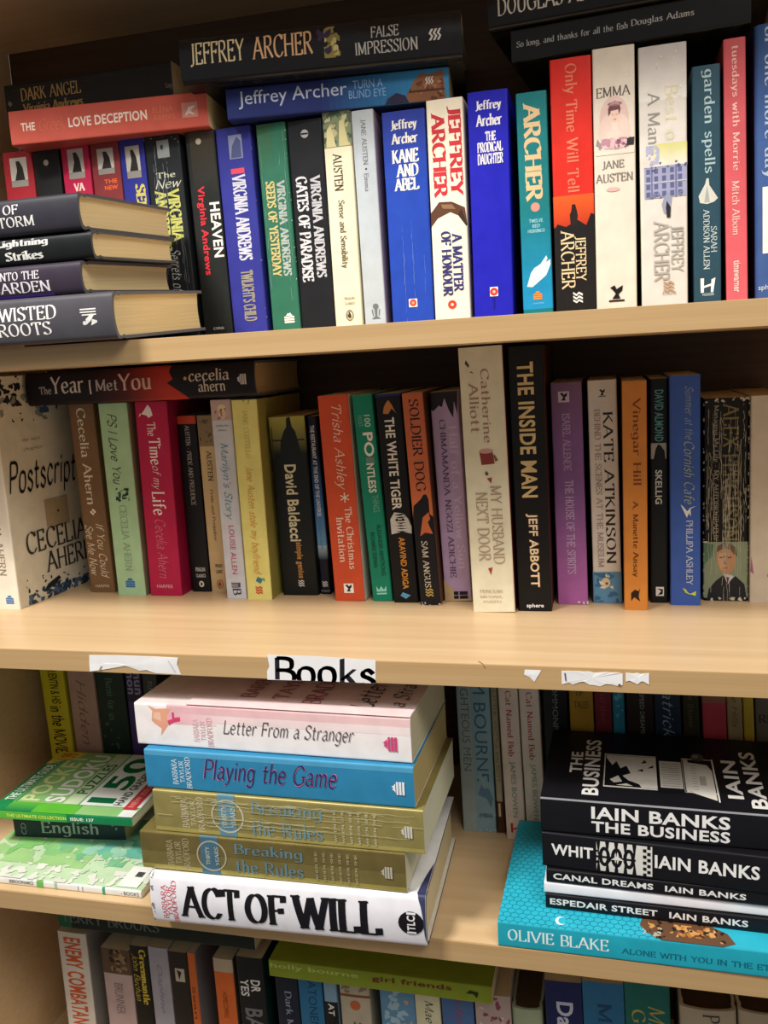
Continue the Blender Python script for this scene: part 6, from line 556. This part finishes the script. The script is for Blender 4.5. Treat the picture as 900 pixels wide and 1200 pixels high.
{'k': 'p', 'n': 'paperback_book', 'l': 'black paperback with white laptop picture on its cover, topmost of black pile', 'g': 'black paperbacks piled on the turquoise book', 'loc': [143.0, 23.0, -372.3], 'rot': [0.0, -1.5708, -0.0192], 'w': 27.4, 'h': 197.5, 'd': 125.0, 'c': '#131318', 'f': '#131318', 'b': '#131318', 'pg': '#cfc4a8', 'm': 'satin', 'pr': [['t', 'S', 'IAIN BANKS', 'b', '#eceae8', 0.191, 0.685, 0.5, 0.86, 'D'], ['t', 'S', 'THE BUSINESS', 'b', '#eceae8', 0.191, 0.685, 0.12, 0.44, 'D'], ['r', 'S', '#8a8a8e', 0.0, 1, 0.965, 1, None], ['t', 'F', 'THE', 'b', '#e2e0dc', 0.36, 0.66, 0.096, 0.144, 'F'], ['t', 'F', 'BUSINESS', 'b', '#e2e0dc', 0.08, 0.86, 0.152, 0.216, 'F'], ['r', 'F', '#d9d5cc', 0.2, 0.66, 0.232, 0.656, None], ['r', 'F', '#131318', 0.215, 0.645, 0.236, 0.652, None], ['r', 'F', '#d9d5cc', 0.22, 0.64, 0.24, 0.648, None], ['p', 'F', '#131318', [(0.22, 0.24), (0.6, 0.24), (0.5, 0.264), (0.56, 0.28), (0.46, 0.296), (0.5, 0.32), (0.4, 0.336), (0.36, 0.304), (0.3, 0.328), (0.26, 0.368), (0.22, 0.376)]], ['p', 'F', '#d9d5cc', [(0.3, 0.256), (0.36, 0.288), (0.28, 0.304), (0.26, 0.272)]], ['p', 'F', '#d9d5cc', [(0.23, 0.28), (0.26, 0.32), (0.23, 0.344)]], ['p', 'F', '#131318', [(0.54, 0.376), (0.6, 0.392), (0.56, 0.4)]], ['p', 'F', '#131318', [(0.48, 0.4), (0.53, 0.424), (0.49, 0.424)]], ['p', 'F', '#131318', [(0.44, 0.36), (0.47, 0.384), (0.43, 0.384)]], ['r', 'F', '#131318', 0.19, 0.66, 0.436, 0.536, None], ['r', 'F', '#cdc9c0', 0.24, 0.6, 0.448, 0.532, None], ['r', 'F', '#131318', 0.2, 0.64, 0.538, 0.542, None], ['r', 'F', '#d5d1c8', 0.2, 0.6, 0.546, 0.556, None], ['r', 'F', '#9b978e', 0.26, 0.27, 0.456, 0.524, None], ['r', 'F', '#9b978e', 0.29, 0.3, 0.456, 0.524, None], ['r', 'F', '#9b978e', 0.32, 0.33, 0.456, 0.524, None], ['r', 'F', '#9b978e', 0.35, 0.36, 0.456, 0.524, None], ['r', 'F', '#9b978e', 0.38, 0.39, 0.456, 0.524, None], ['r', 'F', '#9b978e', 0.41, 0.42, 0.456, 0.524, None], ['r', 'F', '#9b978e', 0.44, 0.45, 0.456, 0.524, None], ['r', 'F', '#9b978e', 0.47, 0.48, 0.456, 0.524, None], ['r', 'F', '#9b978e', 0.5, 0.51, 0.456, 0.524, None], ['r', 'F', '#9b978e', 0.53, 0.54, 0.456, 0.524, None], ['r', 'F', '#9b978e', 0.56, 0.57, 0.456, 0.524, None], ['p', 'F', '#d5d1c8', [(0.2, 0.56), (0.6, 0.56), (0.58, 0.632), (0.5, 0.648), (0.12, 0.648)]], ['r', 'F', '#a9a59c', 0.3, 0.42, 0.596, 0.62, None], ['r', 'F', '#9b978e', 0.24, 0.247, 0.568, 0.588, None], ['r', 'F', '#9b978e', 0.275, 0.282, 0.568, 0.588, None], ['r', 'F', '#9b978e', 0.31, 0.317, 0.568, 0.588, None], ['r', 'F', '#9b978e', 0.345, 0.352, 0.568, 0.588, None], ['r', 'F', '#9b978e', 0.38, 0.387, 0.568, 0.588, None], ['r', 'F', '#9b978e', 0.415, 0.422, 0.568, 0.588, None], ['r', 'F', '#9b978e', 0.45, 0.457, 0.568, 0.588, None], ['r', 'F', '#9b978e', 0.485, 0.492, 0.568, 0.588, None], ['r', 'F', '#9b978e', 0.52, 0.527, 0.568, 0.588, None], ['r', 'F', '#9b978e', 0.555, 0.562, 0.568, 0.588, None], ['p', 'F', '#131318', [(0.64, 0.56), (0.645, 0.664), (0.22, 0.664), (0.22, 0.652), (0.5, 0.648), (0.58, 0.632), (0.6, 0.56)]], ['e', 'F', '#57544f', 0.68, 0.6, 7, 5], ['e', 'F', '#8d8a84', 0.69, 0.592, 3, 2.4], ['r', 'F', '#d9d5cc', 0.1, 0.66, 0.652, 0.658, None], ['t', 'F', 'IAIN', 'b', '#e2e0dc', 0.16, 0.66, 0.688, 0.744, 'F'], ['t', 'F', 'BANKS', 'b', '#e2e0dc', 0.06, 0.8, 0.764, 0.824, 'F']]},
{'k': 'p', 'n': 'paperback_book', 'l': 'pale book with orange red upright title, far left of bottom shelf', 'g': 'books on the bottom shelf', 'loc': [-524.1, 80.0, -749.8], 'rot': [0.0, 0.0091, 0.0], 'w': 31.9, 'h': 183.4, 'd': 118.0, 'c': '#cfc4b4', 'f': '#8e8a82', 'b': '#cfc4b4', 'pg': '#d8c49a', 'm': 'satin', 'pr': [['t', 'S', 'ENEMY COMBATANT', 'b', '#c4562f', 0.03, 0.6, 0.2, 0.8, 'D']]},
{'k': 'p', 'n': 'paperback_book', 'l': 'pinkish paperback with brown picture at head, second from left on bottom shelf', 'g': 'books on the bottom shelf', 'loc': [-476.6, 80.0, -749.9], 'rot': [0.0, 0.006, 0.0], 'w': 31.1, 'h': 171.5, 'd': 118.0, 'c': '#b59a94', 'f': '#b59a94', 'b': '#b59a94', 'pg': '#d8c49a', 'm': 'satin', 'pr': [['r', 'S', '#5d4632', 0.0, 0.16, 0, 1, None], ['n', 'S', '#8d7250', 0.0, 0.15, 0.1, 0.9, 8, 3.5, 121], ['n', 'S', '#2f2318', 0.0, 0.15, 0.1, 0.9, 7, 3, 122], ['t', 'S', 'BRUNNER', 's', '#7d6a68', 0.22, 0.42, 0.35, 0.65, 'D']]},
{'k': 'p', 'n': 'paperback_book', 'l': 'slim black paperback with yellow upright lettering on bottom shelf', 'g': 'books on the bottom shelf', 'loc': [-450.6, 80.0, -749.9], 'rot': [0.0, 0.005, 0.0], 'w': 19.1, 'h': 177.9, 'd': 118.0, 'c': '#1c1a14', 'f': '#1c1a14', 'b': '#1c1a14', 'pg': '#d8c49a', 'm': 'satin', 'pr': [['t', 'S', 'Greenmantle', 'k', '#c2a83a', 0.02, 0.36, 0.52, 0.9, 'D'], ['t', 'S', 'John Buchan', 'i', '#c2a83a', 0.05, 0.34, 0.12, 0.48, 'D']]},
{'k': 'p', 'n': 'paperback_book', 'l': 'pale lilac grey paperback with faint lettering on bottom shelf', 'g': 'books on the bottom shelf', 'loc': [-429.4, 80.0, -749.9], 'rot': [0.0, 0.0034, 0.0], 'w': 21.2, 'h': 178.7, 'd': 118.0, 'c': '#9d98a0', 'f': '#9d98a0', 'b': '#9d98a0', 'pg': '#d8c49a', 'm': 'satin', 'pr': [['t', 'S', 'Daphne', 'i', '#77727c', 0.1, 0.4, 0.35, 0.65, 'D']]},
{'k': 'p', 'n': 'paperback_book', 'l': 'dark brown paperback with a small pale square emblem on bottom shelf', 'g': 'books on the bottom shelf', 'loc': [-408.3, 80.0, -749.9], 'rot': [0.0, 0.0021, 0.0], 'w': 19.6, 'h': 176.8, 'd': 118.0, 'c': '#2a231e', 'f': '#2a231e', 'b': '#2a231e', 'pg': '#d8c49a', 'm': 'satin', 'pr': [['r', 'S', '#b5ac98', 0.1, 0.18, 0.3, 0.8, None], ['p', 'S', '#2a231e', [(0.11, 0.4), (0.17, 0.5), (0.12, 0.65)]]]},
{'k': 'p', 'n': 'paperback_book', 'l': 'narrow orange spine beside a grey cover on bottom shelf', 'g': 'books on the bottom shelf', 'loc': [-394.1, 80.0, -749.9], 'rot': [0.0, 0.002, 0.0], 'w': 7.9, 'h': 177.1, 'd': 118.0, 'c': '#c4622f', 'f': '#6d7074', 'b': '#c4622f', 'pg': '#d8c49a', 'm': 'satin', 'pr': [['t', 'S', 'Sean', 's', '#5d2a14', 0.2, 0.4, 0.3, 0.7, 'D']]},
{'k': 'p', 'n': 'paperback_book', 'l': 'broad orange and pale paperback with small title on bottom shelf', 'g': 'books on the bottom shelf', 'loc': [-360.8, 80.0, -749.9], 'rot': [0.0, -0.0013, 0.0], 'w': 19.9, 'h': 175.5, 'd': 118.0, 'c': '#d0662f', 'f': '#4d463e', 'b': '#d0662f', 'pg': '#d8c49a', 'm': 'satin', 'pr': [['r', 'S', '#b5a48c', 0.0, 0.08, 0, 1, None], ['t', 'S', 'HOMECOMING', 's', '#7d3416', 0.2, 0.36, 0.35, 0.6, 'D']]},
{'k': 'p', 'n': 'paperback_book', 'l': 'black book with large white letters, bottom shelf under the lime book', 'g': 'books on the bottom shelf', 'loc': [-333.0, 80.0, -749.9], 'rot': [0.0, -0.0038, 0.0], 'w': 26.7, 'h': 180.6, 'd': 110.0, 'c': '#1a1b1e', 'f': '#12302f', 'b': '#1a1b1e', 'pg': '#d8c49a', 'm': 'satin', 'pr': [['t', 'S', 'DR', 'b', '#dcdad4', 0.13, 0.2, 0.5, 0.85, 'D'], ['t', 'S', 'YES', 'b', '#dcdad4', 0.13, 0.23, 0.1, 0.42, 'D'], ['t', 'S', 'BAILEY', 'b', '#6f7072', 0.3, 0.62, 0.2, 0.85, 'D']]},
{'k': 'p', 'n': 'paperback_book', 'l': 'navy paperback with thin pale lettering, left of blue one on bottom shelf', 'g': 'books on the bottom shelf', 'loc': [-296.9, 80.0, -749.9], 'rot': [0.0, -0.0059, 0.0], 'w': 21.8, 'h': 174.7, 'd': 118.0, 'c': '#1c2333', 'f': '#1c2333', 'b': '#1c2333', 'pg': '#d8c49a', 'm': 'satin', 'pr': [['t', 'S', 'Dark Mirror', 'r', '#8a93a8', 0.14, 0.5, 0.4, 0.7, 'D']]},
{'k': 'p', 'n': 'paperback_book', 'l': 'mid blue paperback with darker lettering on bottom shelf', 'g': 'books on the bottom shelf', 'loc': [-273.3, 80.0, -749.9], 'rot': [0.0, -0.0077, 0.0], 'w': 23.1, 'h': 178.6, 'd': 118.0, 'c': '#2a6a94', 'f': '#2a6a94', 'b': '#2a6a94', 'pg': '#d8c49a', 'm': 'satin', 'pr': [['t', 'S', 'ATONEMENT', 's', '#143f60', 0.08, 0.5, 0.4, 0.75, 'D']]},
{'k': 'p', 'n': 'paperback_book', 'l': 'narrow pale blue and black paperback on bottom shelf', 'g': 'books on the bottom shelf', 'loc': [-254.0, 80.0, -749.9], 'rot': [0.0, -0.0082, 0.0], 'w': 12.3, 'h': 178.9, 'd': 118.0, 'c': '#7d9cb4', 'f': '#7d9cb4', 'b': '#7d9cb4', 'pg': '#d8c49a', 'm': 'satin', 'pr': [['r', 'S', '#18191c', 0.19, 0.99, 0, 1, None], ['t', 'S', 'AT', 'b', '#d6d4ce', 0.2, 0.27, 0.3, 0.75, 'D']]},
{'k': 'p', 'n': 'paperback_book', 'l': 'beige paperback with faded picture and brown band on bottom shelf', 'g': 'books on the bottom shelf', 'loc': [-229.9, 80.0, -749.8], 'rot': [0.0, -0.011, 0.0], 'w': 28.4, 'h': 170.2, 'd': 118.0, 'c': '#b0a490', 'f': '#b0a490', 'b': '#b0a490', 'pg': '#d8c49a', 'm': 'satin', 'pr': [['n', 'S', '#8a7d68', 0.0, 0.08, 0.05, 0.95, 10, 2.6, 125], ['r', 'S', '#7d4a2c', 0.085, 0.1, 0, 1, None], ['e', 'S', '#b5603c', 0.15, 0.5, 5, 5], ['t', 'S', 'Sadie', 'r', '#5d5448', 0.25, 0.5, 0.4, 0.7, 'D']]},
{'k': 'p', 'n': 'paperback_book', 'l': 'sky blue paperback with cloud picture, behind the lime book on bottom shelf', 'g': 'books on the bottom shelf', 'loc': [-189.4, 80.0, -749.7], 'rot': [0.0, -0.0142, 0.0], 'w': 32.1, 'h': 173.7, 'd': 118.0, 'c': '#5d8aac', 'f': '#5d8aac', 'b': '#5d8aac', 'pg': '#d8c49a', 'm': 'satin', 'pr': [['n', 'S', '#9db9c8', 0.03, 0.3, 0.1, 0.9, 12, 4, 126], ['n', 'S', '#c99a6a', 0.1, 0.3, 0.5, 0.9, 5, 3, 127]]},
{'k': 'p', 'n': 'paperback_book', 'l': 'cream paperback with dark green script title on bottom shelf', 'g': 'books on the bottom shelf', 'loc': [-161.3, 80.0, -749.8], 'rot': [0.0, -0.0155, 0.0], 'w': 22.9, 'h': 169.3, 'd': 118.0, 'c': '#cfc9a8', 'f': '#cfc9a8', 'b': '#cfc9a8', 'pg': '#d8c49a', 'm': 'satin', 'pr': [['t', 'S', 'Maeve Binchy', 'i', '#3a4a34', 0.06, 0.5, 0.3, 0.75, 'D']]},
{'k': 'p', 'n': 'paperback_book', 'l': 'violet blue paperback with dim title, right of cream one on bottom shelf', 'g': 'books on the bottom shelf', 'loc': [-133.7, 80.0, -749.7], 'rot': [0.0, -0.018, 0.0], 'w': 28.6, 'h': 178.8, 'd': 118.0, 'c': '#4a6a9a', 'f': '#4a6a9a', 'b': '#4a6a9a', 'pg': '#d8c49a', 'm': 'satin', 'pr': [['t', 'S', 'Mercy', 'i', '#8a4a6a', 0.05, 0.4, 0.35, 0.7, 'D']]},
{'k': 'p', 'n': 'paperback_book', 'l': 'beige and rose paperback with floral picture on bottom shelf', 'g': 'books on the bottom shelf', 'loc': [-101.8, 80.0, -749.6], 'rot': [0.0, -0.0204, 0.0], 'w': 31.5, 'h': 172.9, 'd': 118.0, 'c': '#b59f98', 'f': '#b59f98', 'b': '#b59f98', 'pg': '#d8c49a', 'm': 'satin', 'pr': [['n', 'S', '#8d4a58', 0.0, 0.2, 0.05, 0.95, 14, 2.4, 128], ['n', 'S', '#d0c4b0', 0.02, 0.2, 0.05, 0.95, 8, 2, 129]]},
{'k': 'h', 'n': 'hardback_book', 'l': 'pale green book showing its brown page tops on bottom shelf', 'g': 'books on the bottom shelf', 'loc': [-71.9, 80.0, -749.7], 'rot': [0.0, -0.0221, 0.0], 'w': 26.9, 'h': 163.1, 'd': 118.0, 'c': '#a3ad8e', 'f': '#a3ad8e', 'b': '#a3ad8e', 'pg': '#5d4a34', 'm': 'satin', 'pr': []},
{'k': 'p', 'n': 'paperback_book', 'l': 'navy paperback with large white upright letters on bottom shelf', 'g': 'books on the bottom shelf', 'loc': [-39.5, 80.0, -749.6], 'rot': [0.0, -0.025, 0.0], 'w': 31.1, 'h': 194.6, 'd': 118.0, 'c': '#20285a', 'f': '#20285a', 'b': '#20285a', 'pg': '#d8c49a', 'm': 'satin', 'pr': [['t', 'S', 'Dave', 'b', '#c9cce0', 0.1, 0.32, 0.3, 0.75, 'D']]},
{'k': 'p', 'n': 'paperback_book', 'l': 'bright blue paperback, between navy and green ones on bottom shelf', 'g': 'books on the bottom shelf', 'loc': [-5.8, 80.0, -749.5], 'rot': [0.0, -0.0276, 0.0], 'w': 34.3, 'h': 198.1, 'd': 118.0, 'c': '#2f6f9a', 'f': '#2f6f9a', 'b': '#2f6f9a', 'pg': '#d8c49a', 'm': 'satin', 'pr': [['t', 'S', 'Minette', 'r', '#1d4a70', 0.1, 0.5, 0.35, 0.7, 'D']]},
{'k': 'p', 'n': 'paperback_book', 'l': 'sea green paperback with yellowish script on bottom shelf', 'g': 'books on the bottom shelf', 'loc': [30.5, 80.0, -749.4], 'rot': [0.0, -0.0304, 0.0], 'w': 36.5, 'h': 201.2, 'd': 118.0, 'c': '#1f6a62', 'f': '#1f6a62', 'b': '#1f6a62', 'pg': '#d8c49a', 'm': 'satin', 'pr': [['t', 'S', 'Mischief', 'i', '#b0a45a', 0.1, 0.45, 0.5, 0.9, 'D'], ['t', 'S', 'GO', 'r', '#b0a45a', 0.12, 0.25, 0.15, 0.45, 'D']]},
{'k': 'h', 'n': 'hardback_book', 'l': 'cream hardback with scooped page tops, second from right on bottom shelf', 'g': 'books on the bottom shelf', 'loc': [78.4, 70.0, -749.2], 'rot': [0.0, -0.0344, 0.0], 'w': 43.9, 'h': 191.7, 'd': 118.0, 'c': '#b5a68e', 'f': '#b5a68e', 'b': '#b5a68e', 'pg': '#4a3826', 'm': 'satin', 'pr': [['t', 'S', 'P', 'r', '#4a4038', 0.02, 0.06, 0.4, 0.7, 'D']]},
{'k': 'h', 'n': 'hardback_book', 'l': 'cream hardback cut off by the bottom right corner of picture', 'g': 'books on the bottom shelf', 'loc': [122.6, 70.0, -749.2], 'rot': [0.0, -0.0375, 0.0], 'w': 41.2, 'h': 194.4, 'd': 118.0, 'c': '#b5a68e', 'f': '#b5a68e', 'b': '#b5a68e', 'pg': '#4a3826', 'm': 'satin', 'pr': []},
{'k': 'p', 'n': 'paperback_book', 'l': 'dark green and black paperback lying under the third shelf at left', 'g': 'books lying flat on the bottom row', 'loc': [-325.0, 78.0, -549.0], 'rot': [0.0, -1.5708, 0.0], 'w': 21.8, 'h': 208.3, 'd': 110.0, 'c': '#16201c', 'f': '#16201c', 'b': '#16201c', 'pg': '#d8c49a', 'm': 'satin', 'pr': [['r', 'S', '#1f5a3c', 0.0, 0.07, 0, 1, None], ['t', 'S', 'TERRY BROOKS', 'r', '#5d6a64', 0.018, 0.531, 0.3, 0.8, 'D']]},
{'k': 'p', 'n': 'paperback_book', 'l': 'lime green paperback lying flat under the third shelf', 'g': 'books lying flat on the bottom row', 'loc': [-103.0, 66.0, -566.5], 'rot': [0.0, -1.5708, 0.0], 'w': 16.8, 'h': 204.1, 'd': 118.0, 'c': '#8a9a2c', 'f': '#8a9a2c', 'b': '#8a9a2c', 'pg': '#d8c49a', 'm': 'satin', 'pr': [['t', 'S', 'holly bourne', 'b', '#b5c26a', 0.006, 0.416, 0.5, 0.86, 'D'], ['t', 'S', 'girl friends', 'b', '#6d3a20', 0.477, 0.829, 0.46, 0.84, 'D'], ['p', 'S', '#2a3a1c', [(0.89, 0.5), (0.906, 0.7), (0.944, 0.62), (0.936, 0.3), (0.921, 0.5)]]]}
]
for B in BOOKS: make_book(B)

# ------------------------------------------------------------------ paper stuck on the front edge of the middle shelf
def paper(name, label, outline, group=None, marks=(), lift=.25, seed=1, text=None):
    """outline: (x, z) points in mm, clockwise from upper left; a thin sheet on the front edge"""
    mb = MB(); c = lin('#e6e4e4'); rnd = random.Random(seed)
    cx = sum(p[0] for p in outline)/len(outline); cz = sum(p[1] for p in outline)/len(outline)
    ys = [-lift-rnd.uniform(0, .5) for _ in outline]
    n = len(outline)
    top = [(p[0]-cx, y, p[1]-cz) for p, y in zip(outline, ys)]; bot = [(p[0]-cx, -.04, p[1]-cz) for p in outline]
    if text is None:
        for i in range(n):
            j = (i+1) % n
            mb.add([top[i], top[j], (0, -lift-.3, 0)], c)
    else: 
        top = [(p[0]-cx, -lift, p[1]-cz) for p in outline]; mb.add(top, c)
    for i in range(n):
        j = (i+1) % n; mb.add([top[j], top[i], bot[i], bot[j]], c)
    mb.add(bot[::-1], c)
    for col, pts in marks: mb.add([(x-cx, -lift-.62, z-cz) for x, z in pts], lin(col))
    if text:
        s, f, col, x0, x1, z0, z1, zmin = text
        for poly in text_polys(s, f):
            pl = clip([(x0+a*(x1-x0), z0+b*(z1-z0)) for a, b in poly], 1, zmin, 1e6)
            if pl: mb.add([(x-cx, -lift-.05, z-cz) for x, z in pl], lin(col))
    o = mb.build(name, M['paper']); o.location = (cx*MM, 0, cz*MM)
    o['label'] = label; o['category'] = 'paper'
    if group: o['group'] = group
    return o
paper('paper_label', 'white paper label reading Books in black handwriting on the shelf edge',
      [(-255.7, -241.6), (-213, -241.9), (-170, -243.4), (-171, -261.6), (-214, -261.3), (-257.2, -261.9), (-256.8, -255), (-254.6, -251)], text=('Books', 'm', '#1b1a22', -251, -170.6, -266.5, -242.6, -261.4))
def torn(x0, x1, zt, zb, n, seed, dip=.5):
    rnd = random.Random(seed); up = [(x0+(x1-x0)*i/n, zt+rnd.uniform(-.5, .3)) for i in range(n+1)]
    dn = [(x1-(x1-x0)*i/n, zb+rnd.uniform(0, 1)*(zt-zb)*dip) for i in range(n+1)]
    return up+dn
paper('paper_scrap', 'wide torn white paper remnant on the shelf edge at left', [(-410, -247), (-385, -246.4), (-352, -246.3), (-331, -246.8), (-332.5, -252), (-330, -260.6), (-352, -260.2), (-358, -257.5), (-366, -258.6), (-374, -256), (-382, -254), (-390, -252.6), (-398, -254), (-402, -259.5), (-411, -260.8), (-410.8, -254)], 'torn paper remnants on the shelf edge', marks=[('#a58a64', [(-403, -259.8), (-400, -255.5), (-398.8, -255.8), (-401.6, -260.2)]), ('#c9c4c4', [(-339, -249), (-334, -258), (-335, -258.4), (-340, -249.4)])], seed=3)
paper('paper_scrap', 'smallest torn paper remnant, a little triangle on the shelf edge', [(-60.6, -246.9), (-49, -246.9), (-51, -250.5), (-54, -255.6), (-57, -252.5), (-61, -250.5)], 'torn paper remnants on the shelf edge', seed=4)
paper('paper_scrap', 'long ragged torn paper remnant on the shelf edge, right of the tiny triangle', torn(-34.9, 6.5, -246.9, -257.2, 11, 5, .35), 'torn paper remnants on the shelf edge', seed=5, marks=[('#57505a', [(-33, -248), (-32, -248), (-31.6, -254), (-32.4, -254)]), ('#6b4a3a', [(3.4, -255), (5, -254.4), (5.2, -256), (4, -256.4)])])
paper('paper_scrap', 'short ragged torn paper remnant on the shelf edge, furthest right', torn(8.5, 24, -246.6, -254.8, 6, 9, .5), 'torn paper remnants on the shelf edge', seed=6)
